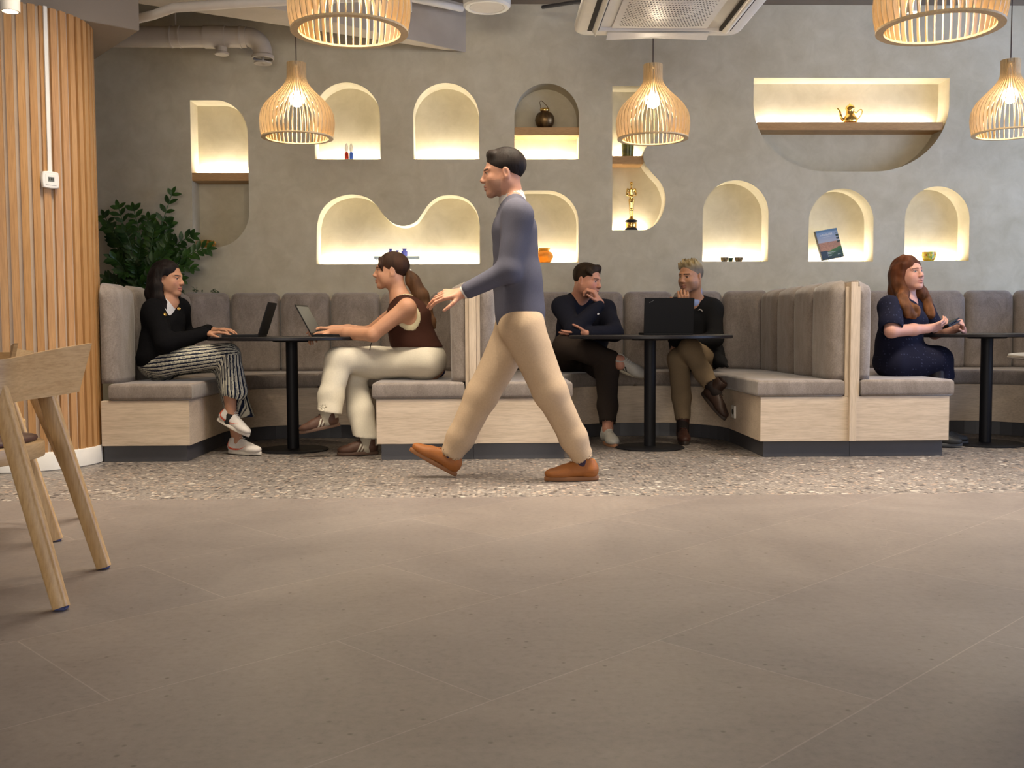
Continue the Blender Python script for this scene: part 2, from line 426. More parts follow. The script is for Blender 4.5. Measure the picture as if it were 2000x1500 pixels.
for q in polys:                             # recess walls and backs
    n = len(q); V = [(p[0], WY, p[1]) for p in q]+[(p[0], WY+ND, p[1]) for p in q]
    Fs = [(i, (i+1) % n, (i+1) % n+n, i+n) for i in range(n)]+[tuple(range(n, 2*n))]
    mb.add(V, Fs)
mb.box((-4.5, WY+.25, 0), (6.3, WY+.4, CZ))
wall = mb.obj('wall_back', M_plaster, cut=30); tag(wall, kind='structure')
tag(MB().box((-4.5, WY-.012, 0), (6.3, WY, .08)).obj('baseboard_back', M_white, smooth=False), kind='structure')

# shelves and light strips in the niches
M_led = emit('light_strip', (1, .86, .62), 6.)
LEDC = (1, .89, .73)
def led(x0, x1, z, power, where, down=False, yy=None):
    y = WY+ND-.035 if yy is None else yy
    o = MB().box((x0, y-.006, z+.001), (x1, y+.006, z+.008)).obj('light_strip', M_led, smooth=False)
    tag(o, 'thin warm light strip along '+where, 'light strip', 'light strips in the wall niches')
    l = area('niche_light', ((x0+x1)/2, y-.010+.02, z+(-.004 if down else .014)), (R(180 if not down else 0), 0, 0), x1-x0-.02, .025, power*.8, LEDC)
    return o
NX = lambda k: (min(p[0] for p in niches[k]), max(p[0] for p in niches[k]), min(p[1] for p in niches[k]))
for k, pw, wh in (('a', 4.2, 'the bottom of the arched niche holding two glass figurines'), ('b', 4.2, 'the bottom of the empty arched niche'), ('c', 3.4, 'the bottom of the niche under the bronze lantern'),
                  ('m', 10, 'the bottom of the wide double hump niche'), ('w', 4.5, 'the bottom of the niche with the amber vase'), ('e', 4, 'the bottom of the niche with dark bowls'),
                  ('f', 4, 'the bottom of the niche with the book'), ('g', 4, 'the bottom of the niche with the yellow cup')):
    x0, x1, z = NX(k); led(x0+.01, x1-.01, z, pw, wh)
x0, x1, z = NX('s'); led(x0+.01, x0+.30, z, 2.4, 'the bottom of the niche with the golden statuette')
def shelf(pxl, pxr, pyt, pyb, label, zfix=None):
    a = W2(pxl, pyt); b = W2(pxr, pyb)
    z1 = W2((pxl+pxr)/2, pyt)[1]; z0 = z1-.062
    o = MB().box((a[0], WY+.012, z0), (b[0], WY+ND+.01, z1), .002).obj('niche_shelf', M_shelf)
    tag(o, label, 'shelf'); return a[0], b[0], z0, z1
x0, x1, z0, zs_left = shelf(372, 488, 337, 355, 'oak shelf across the tall half rounded niche at the left, above the plant')
led(x0+.01, x1-.01, zs_left, 4, 'the top of the left oak shelf')
x0, x1, z0, zs_c = shelf(1005, 1131, 248, 262, 'oak shelf holding the bronze lantern in the dark arched niche')
x0, x1, z0, zs_s = shelf(1196, 1257, 304, 322, 'short oak shelf above the golden statuette')
led(x0+.01, x1-.01, zs_s, 2.2, 'the top of the short oak shelf')
x0, x1, z0, zs_d = shelf(1480, 1843, 238, 258, 'long oak shelf under the golden teapot in the wide bowl shaped niche')
led(x0+.01, x1-.01, zs_d, 7.5, 'the top of the long oak shelf')

# ---------------------------------------------------------------- ceiling pieces
# corner bulkhead over the slatted column
ZB = 2.55
c0 = G(272, 60, ZB)[:2]; a0 = G(192, 45, ZB)[:2]; du = (a0-c0)/np.linalg.norm(a0-c0); dv = np.array((-du[1], du[0]))
if dv[1] < 0: dv = -dv
q = [c0, c0+dv*1.0, c0+dv*1.0+du*1.6, c0+du*1.6]
ar = sum(q[i-1][0]*q[i][1]-q[i][0]*q[i-1][1] for i in range(4))
if ar < 0: q = q[::-1]
V, Fs = extrude(q, ZB, CZ, .004, 1); tag(meshobj('trim_1', V, Fs, M_ceil, smooth=False), kind='structure')
# diagonal beam
zb_ = 2.96
p1 = G(335, 17, zb_)[:2]; p2 = G(830, 92, zb_)[:2]; dd = (p2-p1)/np.linalg.norm(p2-p1); nn = np.array((dd[1], -dd[0]))
p2 = p1+dd*((WY-.003-p1[1])/dd[1]); p1 = p1-dd*1.3
e2 = p2+np.array((.05, 0)); e1 = G(473, 3, zb_)[:2]; e1 = e1+(e1-e2)*.7
V, Fs = extrude([p1, e1, e2, p2], zb_, CZ, .004, 1); tag(meshobj('trim_2', V, Fs, M_beam, smooth=False), kind='structure')
# ceiling upstand behind the column side
def tubeobj(name, pts, r, m, label, cat, n=16):
    return tag(MB().tube(pts, r, n).obj(name, m), label, cat)
zp = 2.90
tubeobj('conduit_pipe', [P(262, 38, 6.35), P(300, 29, 6.3), P(340, 15, 6.1), P(480, 5, 6.0), P(700, -6, 5.9)], .028, M_white, 'white conduit bending along the ceiling above the ventilation duct', 'pipe')
tubeobj('conduit_pipe', [P(800, -4, 7.5), P(850, 6, 7.65), P(893, 15, 7.8), P(902, 17, 7.84)], .026, M_white, 'short white pipe under the ceiling beside the round ceiling speaker', 'pipe')
tubeobj('conduit_pipe', [P(1060, 14, 7.8), P(1150, 0, 7.3)], .014, M_plinth, 'thin dark pipe on the ceiling left of the air conditioner', 'pipe')
# spiral duct
duct = root('ventilation_duct', P(400, 75, 7.74), 'white spiral ventilation duct with a downward elbow high on the wall', 'duct')
yd = 7.74
zc = P(360, 72, yd)[2]; xa = P(150, 70, yd)[0]; xb = P(482, 72, yd)[0]; xe = P(513, 100, yd)[0]
mb = MB(); pts = [(xa, yd, zc), (xb, yd, zc)]; mb.tube(pts, .078, 24); mb.obj('duct_pipe', M_white_dim, duct)
mb = MB(); rb = xe-xb
mb.tube([(xb+rb*sin(R(a)), yd, zc-rb*(1-cos(R(a)))) for a in range(0, 91, 10)]+[(xe, yd, zc-rb-.03)], .072, 24); mb.obj('elbow', M_white_dim, duct)
for px in (335, 352, 440, 470):
    x = P(px, 72, yd)[0]; MB().tube([(x-.006, yd, zc), (x+.006, yd, zc)], .083, 24).obj('clamp_ring', M_white_dim, duct)
x = P(343, 72, yd)[0]; MB().tube([(x, yd, zc+.07), (x, yd, CZ-.001)], .008).obj('hanger_rod', M_white_dim, duct)
mb = MB()
x = P(418, 72, yd)[0]; mb.tube([(x-.07, yd, zc), (x+.09, yd, zc)], .086, 24); mb.obj('tee_sleeve', M_white_dim, duct)
zn = P(433, 107, yd)[2]; x = P(433, 100, yd)[0]
MB().lathe([(.0, zn), (.052, zn), (.056, zn+.012), (.042, zn+.02), (.042, zc-.05)], (x, yd, 0), 24).obj('nozzle', M_white_dim, duct)
zn = P(514, 125, yd)[2]
mb = MB(); mb.lathe([(.0, zn), (.066, zn), (.068, zn+.01), (.0, zn+.02)], (xe, yd, 0), 24); mb.lathe([(.075, zn+.035), (.084, zn+.04), (.084, zn+.06), (.07, zn+.075)], (xe, yd, 0), 24, cap=False)
mb.tube([(xe, yd, zn), (xe, yd, zn+.06)], .01); mb.obj('diffuser', M_white_dim, duct)
# round ceiling speaker
p = P(951, 10, 7.25)
o = root('ceiling_speaker', (p[0], 7.25, 3.06), 'round white drum fixture on the ceiling between lamp and air conditioner', 'ceiling fixture')
MB().lathe([(.0, 3.075), (.125, 3.075), (.13, 3.067), (.155, 3.067), (.168, 3.08), (.17, 3.10), (.17, CZ-.001)], (p[0], 7.25, 0), 48).obj('housing', M_whitem, o)
MB().lathe([(.0, 3.070), (.122, 3.070), (.122, 3.074)], (p[0], 7.25, 0), 40).obj('grille', plain('speaker_mesh', (.55, .51, .46), .6, bsc=300, bst=.3), o)
# spotlights
M_spotlit = emit('lit_lens', (1, .9, .75), 5.)
def spotlight(px, py, Y, r, label, power, to=None, top=CZ):
    p = P(px, py, Y)
    o = root('spotlight', p, label, 'spotlight', 'white cylinder spotlights on the ceiling')
    MB().lathe([(r*.72, p[2]+.02), (r*.80, p[2]), (r, p[2]), (r*1.0, p[2]+.17), (r*.9, p[2]+.18), (0, p[2]+.18)], (p[0], Y, 0), 28).obj('housing', M_white, o)
    MB().lathe([(0, p[2]+.018), (r*.76, p[2]+.018)], (p[0], Y, 0), 24).obj('lens', M_spotlit, o)
    MB().tube([(p[0]+r*.9, Y, p[2]+.10), (p[0]+r*1.25, Y, p[2]+.12), (p[0]+r*1.25, Y, top)], .009).obj('bracket', M_white, o)
    spot('spot_beam', (p[0], Y, p[2]-.01), to or (p[0], Y, 0), power, 70)
spotlight(20, 23, 5.2, .047, 'white spotlight at the top left corner in front of the slatted column', 6)
spotlight(792, 22, 6.6, .042, 'white spotlight half hidden behind the large lamp shade near the centre', 45, (-.7, 6.9, 0))
spotlight(1783, 25, 6.9, .045, 'white spotlight seen through the slats of the large right lamp', 45)
for x in (-2.15, .05, 2.15):              # out of view: the three that light the walkway
    spot('spot_beam', (x, 4.45, 2.95), (x, 4.5, 0), 150, 46, 1., (1, .86, .68), .05)

# air conditioner cassette
zA = 2.53
A1 = G(1120, 71, zA); A2 = G(1442, 71, zA)
ax0, ax1, ay1 = A1[0], A2[0], (A1[1]+A2[1])/2; ay0 = ay1-.95; acx = (ax0+ax1)/2
ac = root('air_conditioner', (acx, (ay0+ay1)/2, zA), 'large white four way cassette air conditioner under the ceiling', 'air conditioner')
def ac_z(x, y):                           # panel curves: dished middle, lifted rims
    u = abs(2*(x-ax0)/(ax1-ax0)-1); v = abs(2*(y-ay0)/(ay1-ay0)-1)
    z = zA+.035*(1-min(u, 1)**2)*1.0
    return z
def ac_sheet(xa, xb, ya, yb, nx, ny, dz=0., holes=None):
    V = []; Fs = []
    for j in range(ny+1):
        for i in range(nx+1):
            x = xa+(xb-xa)*i/nx; y = ya+(yb-ya)*j/ny; V.append((x, y, ac_z(x, y)+dz))
    for j in range(ny):
        for i in range(nx):
            a = j*(nx+1)+i; Fs.append((a, a+nx+1, a+nx+2, a+1))
    return V, Fs
mb = MB()                                 # outer panel, rounded corners, s curved sides
N_ = 40
def rim(t, inset, z):
    pts = []
    hx = (ax1-ax0)/2-inset; hy = (ay1-ay0)/2-inset; r = .07
    for cx, cy, a0_ in ((hx-r, hy-r, 0), (-hx+r, hy-r, 90), (-hx+r, -hy+r, 180), (hx-r, -hy+r, 270)):
        for k in range(7):
            a = R(a0_+90*k/6); pts.append((acx+cx+r*cos(a), (ay0+ay1)/2+cy+r*sin(a), z))
    return pts
rings = [rim(0, .02, zA+.075), rim(0, .0, zA+.05), rim(0, .003, zA+.015), rim(0, .02, zA), rim(0, .10, zA+.004), rim(0, .11, zA+.02)]
V = [p for r in rings for p in r]; n = 28
Fs = [(i*n+j, (i+1)*n+j, (i+1)*n+(j+1) % n, i*n+(j+1) % n) for i in range(len(rings)-1) for j in range(n)]
Fs.append(tuple(range(n))); Fs.append(tuple((len(rings)-1)*n+j for j in range(n))[::-1])
mb.add(V, Fs); mb.obj('panel', M_whitem, ac, cut=50)
mb = MB(); mb.box((ax0+.06, ay0+.06, zA+.07), (ax1-.06, ay1-.06, CZ-.002), .01); mb.obj('casing', M_white_dim, ac)
gx0, gx1, gy0, gy1 = ax0+.215, ax1-.215, ay0+.2, ay1-.12
V = []; Fs = []
for j in range(13):
    for i in range(25):
        u = i/24; vv_ = j/12; x = gx0+(gx1-gx0)*u; y = gy0+(gy1-gy0)*vv_
        V.append((x, y, zA+.012-.028*sin(pi*u)*sin(pi*min(1, vv_*1.0))))
for j in range(12):
    for i in range(24):
        a = j*25+i; Fs.append((a, a+25, a+26, a+1))
gr_ = meshobj('grille', V, Fs, M_whitem, ac)
mb = MB(); M_hole = plain('dark_holes', (.03, .025, .02), .8)
for j in range(20):
    for i in range(29):
        u = (i+.5+(j % 2)*.5)/30; vv_ = (j+.7)/21; x = gx0+.03+(gx1-gx0-.06)*u; y = gy0+.02+(gy1-gy0-.05)*vv_
        z = zA+.012-.028*sin(pi*(x-gx0)/(gx1-gx0))*sin(pi*(y-gy0)/(gy1-gy0))-.0012
        V = [(x+.0052*cos(k*pi/3), y+.0052*sin(k*pi/3), z) for k in range(6)]; mb.add(V, [(5, 4, 3, 2, 1, 0)])
mb.obj('perforation', M_hole, ac, smooth=False)
for sx, xx in ((-1, ax0+.105), (1, ax1-.105)):
    y0_, y1_ = ay0+.17, ay1-.1
    MB().box((xx-.036, y0_, zA+.001), (xx+.036, y1_, zA+.02), .003).obj('air_outlet', M_hole, ac)
    V = []; Fs = []
    for j in range(11):
        y = y0_+.01+(y1_-y0_-.02)*j/10
        for k in range(5):
            x = xx+(-.022+.044*k/4) if sx > 0 else xx+(-.006+.020*k/4)
            z = zA-.004-(.014*(1-(k/2-1)**2) if sx > 0 else .03*k/4)
            V.append((x, y, z))
    for j in range(10):
        for k in range(4):
            a = j*5+k; Fs.append((a, a+5, a+6, a+1))
    fo = meshobj('flap', V, Fs, M_whitem, ac); md = fo.modifiers.new('s', 'SOLIDIFY'); md.thickness = .003
mb = MB(); yy = ay1-.055                    # open flap at the far side
V = [(gx0-.02, yy-.03, zA-.001), (gx1+.02, yy-.03, zA-.001), (gx1+.02, yy+.045, zA-.022), ((gx0+gx1)/2, yy+.045, zA-.010), (gx0-.02, yy+.045, zA-.022)]
mb.add(V, [(0, 1, 2, 3, 4)]); fo = mb.obj('flap', M_whitem, ac, smooth=False); md = fo.modifiers.new('s', 'SOLIDIFY'); md.thickness = .004

# ---------------------------------------------------------------- slatted column
cc = np.array((-2.735, 5.90)); CR = .425
col = root('slatted_column', (cc[0], cc[1], 0), 'round column clad in vertical oak slats at the left of the booths', 'column')
MB().lathe([(CR-.012, .10), (CR-.012, ZB-.001)], (cc[0], cc[1], 0), 96).obj('core', plain('column_backing', (.50, .41, .33), .7), col)
mb = MB(); ns = 46
for i in range(ns):
    a = 2*pi*(i+.3)/ns; hw = .0185
    V = []
    for z in (.10, ZB+.001):
        for rr in (CR-.013, CR+.004):
            for sg in (-1, 1):
                V.append((cc[0]+rr*cos(a)-sg*hw*sin(a), cc[1]+rr*sin(a)+sg*hw*cos(a), z))
    mb.add(V, [(0, 1, 3, 2), (4, 6, 7, 5), (0, 4, 5, 1), (2, 3, 7, 6), (0, 2, 6, 4), (1, 5, 7, 3)])
mb.obj('slat_cladding', M_slat, col, smooth=False)
MB().lathe([(CR+.005, 0), (CR+.012, .005), (CR+.012, .098), (CR+.008, .104), (CR-.02, .104)], (cc[0], cc[1], 0), 96).obj('baseboard', M_whitem, col)
# thermostat on the column with its cable duct
tp = P(113, 348, 5.53); ta = math.atan2(tp[1]-cc[1], tp[0]-cc[0]); tn = np.array((cos(ta), sin(ta), 0)); tt = np.array((-sin(ta), cos(ta), 0))
sp = np.array((cc[0], cc[1], 0))+tn*(CR+.006); sp[2] = tp[2]
th = root('thermostat', sp, 'small square white thermostat with grey display on the slatted column', 'thermostat')
def plate(h, t0, t1, bulge, m, name, par, cx=0., cz=0., hx=None, hz=None, bev=.004):
    hx = hx or h; hz = hz or h; V = []; n = 0; q = []
    for i in range(4*8):
        s_ = i//8; t = (i % 8)/8*2-1
        b = bulge*(1-t*t)
        u, w_ = [(t*hx, -hz-b), (hx+b, t*hz), (-t*hx, hz+b), (-hx-b, -t*hz)][s_]
        q.append((u, w_))
    n = len(q)
    for d, ins in ((t0, 1), (t1-bev, 1), (t1, .93)):
        V += [sp+tt*(cx+u*ins)+np.array((0, 0, cz+w_*ins))+tn*d for u, w_ in q]
    Fs = [(i*n+j, i*n+(j+1) % n, (i+1)*n+(j+1) % n, (i+1)*n+j) for i in range(2) for j in range(n)]+[tuple(2*n+j for j in range(n))]
    return meshobj(name, V, Fs, m, par, cut=40)
plate(.042, 0, .022, .005, M_whitem, 'housing', th); plate(.030, .021, .0245, .0, M_whitem, 'cover', th)
plate(.015, .024, .0255, 0, plain('lcd', (.13, .14, .11), .3), 'display', th, 0, .002, .017, .013, .001)
mb = MB()
for k in (-1, 0, 1):
    V = [sp+tt*(k*.009+u)+np.array((0, 0, z+.002))+tn*.026 for u, z in ((-.0025, -.006), (.0025, -.006), (.0025, .006), (-.0025, .006))]
    mb.add(V, [(0, 1, 2, 3)])
mb.obj('digits', M_hole, th, smooth=False)
mb = MB(); w2 = .0095
V = [sp+tt*u+tn*d+np.array((0, 0, z)) for z in (.04, ZB-sp[2]) for d in (0, .012) for u in (-w2, w2)]
mb.add(V, [(0, 1, 3, 2), (4, 6, 7, 5), (0, 4, 5, 1), (2, 3, 7, 6), (0, 2, 6, 4), (1, 5, 7, 3)])
o = mb.obj('cable_duct', M_whitem, None, smooth=False); tag(o, 'straight white cable duct running up the slatted column from the thermostat', 'cable duct')

# ---------------------------------------------------------------- booths
def roundcorner(c, r, a0, a1, n=10): return [(c[0]+r*cos(R(a0+(a1-a0)*i/n)), c[1]+r*sin(R(a0+(a1-a0)*i/n))) for i in range(n+1)]
YF = 5.905; YB = 7.14; YBK = 7.74
def u_outline(xl, xr, il, ir, yf, yb, r, side=None, yo=None, ins=0.):
    """plan of one half of the U bench: side -1 left half, +1 right half; il, ir inner edges of the arms"""
    yo = yo or YBK; xm = (il+ir)/2
    if side == -1:
        return [(xl, yf), (il, yf), (il, yb-r)]+[(p[0], p[1]) for p in roundcorner((il+r, yb-r), r, 180, 90)][1:]+[(xm, yb), (xm, yo), (xl, yo)]
    return [(ir, yf), (xr, yf), (xr, yo), (xm, yo), (xm, yb)]+roundcorner((ir-r, yb-r), r, 90, 0)[:-1]+[(ir, yb-r)]
def cushion(path, w0, w1, parent, ztop, zbot, T=.085, seed=0):
    """upright padded channel following the plan path between arc lengths w0 and w1; normal points into the booth"""
    rnd = random.Random(seed); NU = 14; NV = 18
    V = []; w = w1-w0; rc = .055
    def prof(u, v):
        eu = max(0, 1-abs(2*u-1)**7)**.45; ev = max(0, 1-max(0, (v-.80)/.20)**3)**.5
        return eu, ev
    ph = rnd.random()*6
    for sheet in (0, 1):
        for j in range(NV+1):
            v = j/NV
            for i in range(NU+1):
                u = i/NU; u2 = .5-.5*cos(pi*u)*(.75)-.5*.25*(1-2*u); s_ = w0+u2*w
                x, y, nx, ny = path(s_)
                e = abs(2*u2-1)*w/2-(w/2-rc); drop = rc-math.sqrt(max(rc*rc-e*e, 0)) if e > 0 else 0
                z = zbot+(ztop-drop-zbot)*v
                eu = max(0, 1-abs(2*u2-1)**6)**.5; ev = max(0, 1-max(0, (v-.88)/.12)**2.2)**.5 if j < NV else 0
                off = T*(.30+.70*eu)*ev+.001
                if sheet == 0:
                    wr = .0035*sin(u2*w*110+ph+2*sin(v*5+ph))*max(0, (v-.45)/.55)*eu*ev
                    off += wr+.004*sin(v*pi)
                else: off = 0. if j < NV else .001
                V.append((x+nx*off, y+ny*off, z))
    Fs = []; m = (NU+1)*(NV+1)
    for j in range(NV):
        for i in range(NU):
            a = j*(NU+1)+i
            Fs.append((a, a+1, a+NU+2, a+NU+1)); b = a+m; Fs.append((b, b+NU+1, b+NU+2, b+1))
        a = j*(NU+1); Fs.append((a, a+NU+1, a+NU+1+m, a+m)); a += NU; Fs.append((a, a+m, a+m+NU+1, a+NU+1))
    for i in range(NU):
        a = NV*(NU+1)+i; Fs.append((a, a+1, a+1+m, a+m)); Fs.append((i, i+m, i+1+m, i+1))
    return meshobj('back_cushion', V, Fs, M_velvet, parent)
def booth(xl, xr, il, ir, label, xcut=None, n=14, sides=(-1, 1)):
    b = root('booth', ((xl+xr)/2, 6.8, 0), label, 'booth seat', 'booth seats along the niche wall')
    xl_ = xcut or xl
    r = .50
    for sd in sides:
        V, Fs = extrude(u_outline(xl_+.001, xr-.001, il-.025, ir+.025, YF+.03, YB+.03, r, sd), .001, .098, 0); meshobj('plinth', V, Fs, M_plinth, b, smooth=False)
        V, Fs = extrude(u_outline(xl_+(.0 if xcut else .0215), xr-.0215, il, ir, YF, YB, r, sd), .098, .365, .0015, 1); meshobj('base', V, Fs, M_ash, b, cut=30)
        o = .022
        V, Fs = extrude(u_outline(xl_+.05, xr-.05, il+o, ir-o, YF-.012, YB-o, r-.02, sd, YBK-.06), .366, .466, .022, 4)
        meshobj('seat_cushion', V, Fs, M_velvet, b, cut=50)
    # padded back: path along the back of the cushions
    pl, pr = xl+(.041 if xcut else .045), xr-.045; yb_ = 7.70; rr_ = .42; y0 = YF+.012
    Ls = yb_-rr_-y0; La = pi/2*rr_; Lb = (pr-pl)-2*rr_; tot = 2*Ls+2*La+Lb
    def path(s_):
        if s_ < Ls: return pl, y0+s_, 1, 0
        s_ -= Ls
        if s_ < La: a = pi-s_/rr_; return pl+rr_+rr_*cos(a), yb_-rr_+rr_*sin(a), -cos(a), -sin(a)
        s_ -= La
        if s_ < Lb: return pl+rr_+s_, yb_, 0, -1
        s_ -= Lb
        if s_ < La: a = pi/2-s_/rr_; return pr-rr_+rr_*cos(a), yb_-rr_+rr_*sin(a), -cos(a), -sin(a)
        s_ -= La
        return pr, yb_-rr_-s_, -1, 0
    for i in range(n):
        w0 = tot*i/n; w1 = tot*(i+1)/n
        if xcut and i < 0: continue
        cushion(path, w0+.0015, w1-.0015, b, 1.062, .467, seed=i)
    # wooden shell around the back
    if not xcut:
        MB().box((xl+.022, YF, .366), (xl+.044, YBK, 1.022), .0015).obj('side_panel', M_ashv, b)
    else:
        MB().box((xl+.004, 6.36, .366), (xl+.030, YBK, 1.022), .0015).obj('side_panel', M_ashv, b)
    MB().box((xr-.044, YF, .366), (xr-.022, YBK, 1.022), .0015).obj('side_panel', M_ashv, b)
    MB().box((xl+.045, 7.715, .366), (xr-.045, 7.739, 1.022), .0015).obj('back_panel', M_ash, b)
    return b
XD = (-2.368, -.098, 2.172, 4.442)
bA = booth(-2.328, XD[1], -1.775, -.672, 'left velvet booth where two women sit with laptops', xcut=-2.290)
bB = booth(XD[1], XD[2], .472, 1.622, 'middle velvet booth where two men sit')
bC = booth(XD[2], XD[3], 2.762, 3.862, 'right velvet booth where the woman with the phone sits')
for i, x in enumerate(XD[1:]):
    o = MB().box((x-.021, YF-.022, .099), (x+.021, YBK, 1.048), .0015).obj('divider_panel', M_ashv)
    tag(o, ['upright pale wood divider between the left and middle booths', 'upright pale wood divider between the middle and right booths', 'upright pale wood divider at the far end of the right booth'][i], 'divider')
    if i == 2: bpy.data.objects.remove(o)
# planter trough behind the booths
o = root('planter', (1.0, 7.86, 0), 'long low planter trough between booth backs and niche wall', 'planter')
MB().box((-2.3, 7.745, 0), (4.6, 7.985, .93), .003).obj('trough', M_ash, o)
MB().box((-2.28, 7.76, .931), (4.58, 7.97, .945)).obj('soil', plain('soil', (.03, .02, .014), .95, bsc=60), o)
# power socket on the middle booth, black knob on the right one
p = G(1437, 802, .2); sx = 1.622-.001
# ray to the inner face of the right arm
def onx(px, py, X): r = ray(px, py); t = X/r[0]; return np.array((X, r[1]*t, EYE+r[2]*t))
q = onx(1434, 804, 1.621)
o = root('power_socket', q, 'small pale power socket on the inner side of the middle booth base', 'socket')
MB().box((q[0]-.010, q[1]-.045, q[2]-.042), (q[0]+.0, q[1]+.045, q[2]+.042), .003).obj('plate', M_whitem, o)
MB().tube([(q[0]-.012, q[1], q[2]), (q[0]-.006, q[1], q[2])], .018, 20).obj('outlet', M_hole, o)
q = onx(1859, 811, 2.764)
tag(MB().tube([(2.762, 6.02, q[2]), (2.778, 6.02, q[2])], .014, 20).obj('cable_outlet', M_black), 'small round black outlet on the right booth base beside its corner', 'outlet')

# ---------------------------------------------------------------- tables
def cafe_table(cx, cy, label, rt=.525, rb=.225, zt=.735, color=M_blacktop):
    t = root('cafe_table', (cx, cy, 0), label, 'table', 'round pedestal tables in the booths')
    MB().lathe([(0, zt-.022), (rt-.006, zt-.022), (rt, zt-.018), (rt, zt-.004), (rt-.004, zt), (0, zt)], (cx, cy, 0), 96).obj('table_top', color, t)
    MB().lathe([(.0, zt-.034), (.115, zt-.034), (.125, zt-.024), (.125, zt-.0225)], (cx, cy, 0), 40).obj('mounting_plate', M_black, t)
    MB().lathe([(.038, .012), (.038, zt-.034)], (cx, cy, 0), 40).obj('column', M_black, t)
    MB().lathe([(0, .001), (rb, .001), (rb, .006), (rb-.01, .010), (.05, .014), (.0, .014)], (cx, cy, 0), 72).obj('foot', M_black, t)
    return t
TA = (-1.275, 6.46); TB = (1.045, 6.45); TC = (3.30, 6.53)
cafe_table(*TA, 'round black pedestal table between the two women')
cafe_table(*TB, 'round black pedestal table in front of the two men')
cafe_table(*TC, 'round black pedestal table the woman with the phone leans on', rb=.25)
t = root('side_table', (1.66, 2.22, 0), 'round pale topped table with thin tapered edge cut off by the right frame edge', 'table')
MB().lathe([(0, .672), (.30, .676), (.46, .703), (.463, .7065), (.46, .7085)], (1.68, 2.2, 0), 96).obj('table_underside', plain('dark_edge', (.10, .075, .065), .5), t)
MB().lathe([(.0, .7082), (.461, .7088), (.46, .7125), (0, .7125)], (1.68, 2.2, 0), 96).obj('table_top', plain('pale_laminate', (.36, .34, .31), .4), t)
MB().lathe([(.03, .01), (.03, .672)], (1.68, 2.2, 0), 32).obj('column', M_black, t)
MB().lathe([(0, .001), (.23, .001), (.23, .008), (0, .014)], (1.68, 2.2, 0), 48).obj('foot', M_black, t)
# ================================================================ pendant lamps
M_bulb = emit('bulb_glow', (1, .88, .64), 42.)
M_cord = plain('brown_cord', (.05, .02, .012), .6)
SH = [(0, .222), (.02, .228), (.05, .234), (.096, .2375), (.13, .234), (.156, .228), (.185, .214), (.212, .196), (.237, .172), (.262, .146), (.29, .116), (.322, .088), (.345, .072), (.372, .062), (.42, .061), (.468, .061)]
def pendant(px, py, Y, label, tilt=0.):
    p = P(px, py, Y)
    o = root('pendant_lamp', p, label, 'pendant lamp', 'slatted wooden pendant lamps')
    mb = MB(); n = 46; th = .0022
    for i in range(n):
        a = 2*pi*i/n; c, s = cos(a), sin(a); V = []
        for z, r in SH:
            dpt = .024 if z < .3 else .024-.012*min(1, (z-.3)/.07)
            for rr in (r-dpt, r):
                for sg in (-1, 1): V.append((rr*c-sg*th*s, rr*s+sg*th*c, z))
        Fs = []
        for j in range(len(SH)-1):
            b = j*4; Fs += [(b+1, b+3, b+7, b+5), (b+2, b, b+4, b+6), (b, b+1, b+5, b+4), (b+3, b+2, b+6, b+7)]
        Fs += [(0, 2, 3, 1), (len(V)-4, len(V)-3, len(V)-1, len(V)-2)]
        mb.add(V, Fs)
    if pendant.proto is None:
        ribs = mb.obj('lamp_shade', M_lamp, o, smooth=False, local=True)
        ring = MB().lathe([(.196, -.004), (.226, -.004), (.226, .004), (.196, .004), (.196, -.004)], n=72, cap=False).obj('rim_ring', M_lamp, o, local=True)
        neck = MB().lathe([(.0, .44), (.048, .44), (.048, .45), (.0, .45)], n=32).obj('holder_plate', M_lamp, o, local=True)
        sock = MB().lathe([(.018, .285), (.022, .30), (.022, .36), (.012, .375), (.0, .375)], n=20).obj('bulb_socket', M_whitem, o, local=True)
        bulb = MB().lathe([(0, .193), (.016, .196), (.031, .205), (.043, .222), (.047, .242), (.042, .262), (.028, .28), (.02, .29), (0, .291)], n=28).obj('bulb', M_bulb, o, local=True)
        pendant.proto = (ribs, ring, neck, sock, bulb)
    else:
        for q in pendant.proto:
            d = q.copy(); COL.objects.link(d); d.parent = o
    top = CZ-p[2]
    MB().tube([(0, 0, .375), (0, 0, top-.03)], .0035, 6).obj('cord', M_cord, o, local=True)
    MB().lathe([(.0, top-.035), (.045, top-.032), (.05, top-.001), (0, top-.001)], n=24).obj('ceiling_rose', M_whitem, o, local=True)
    l = bpy.data.lights.new('bulb_light', 'POINT'); l.energy = 5; l.color = (1, .80, .56); l.shadow_soft_size = .05
    lo = bpy.data.objects.new('bulb_light', l); COL.objects.link(lo); lo.location = (p[0], p[1], p[2]+.15)
    return o
pendant.proto = None
pendant(581, 269, 6.45, 'small looking slatted pendant lamp left, in front of an arched niche')
pendant(1275, 271, 6.45, 'slatted pendant lamp hanging in front of the niche with the golden statuette')
pendant(1971, 261, 6.45, 'slatted pendant lamp cut off by the right edge beside the wide bowl shaped niche')
pendant(683, 62, 3.94, 'large near slatted pendant lamp cut off by the top edge, left of centre')
pendant(1835, 55, 3.74, 'large near slatted pendant lamp cut off by the top edge at the right')

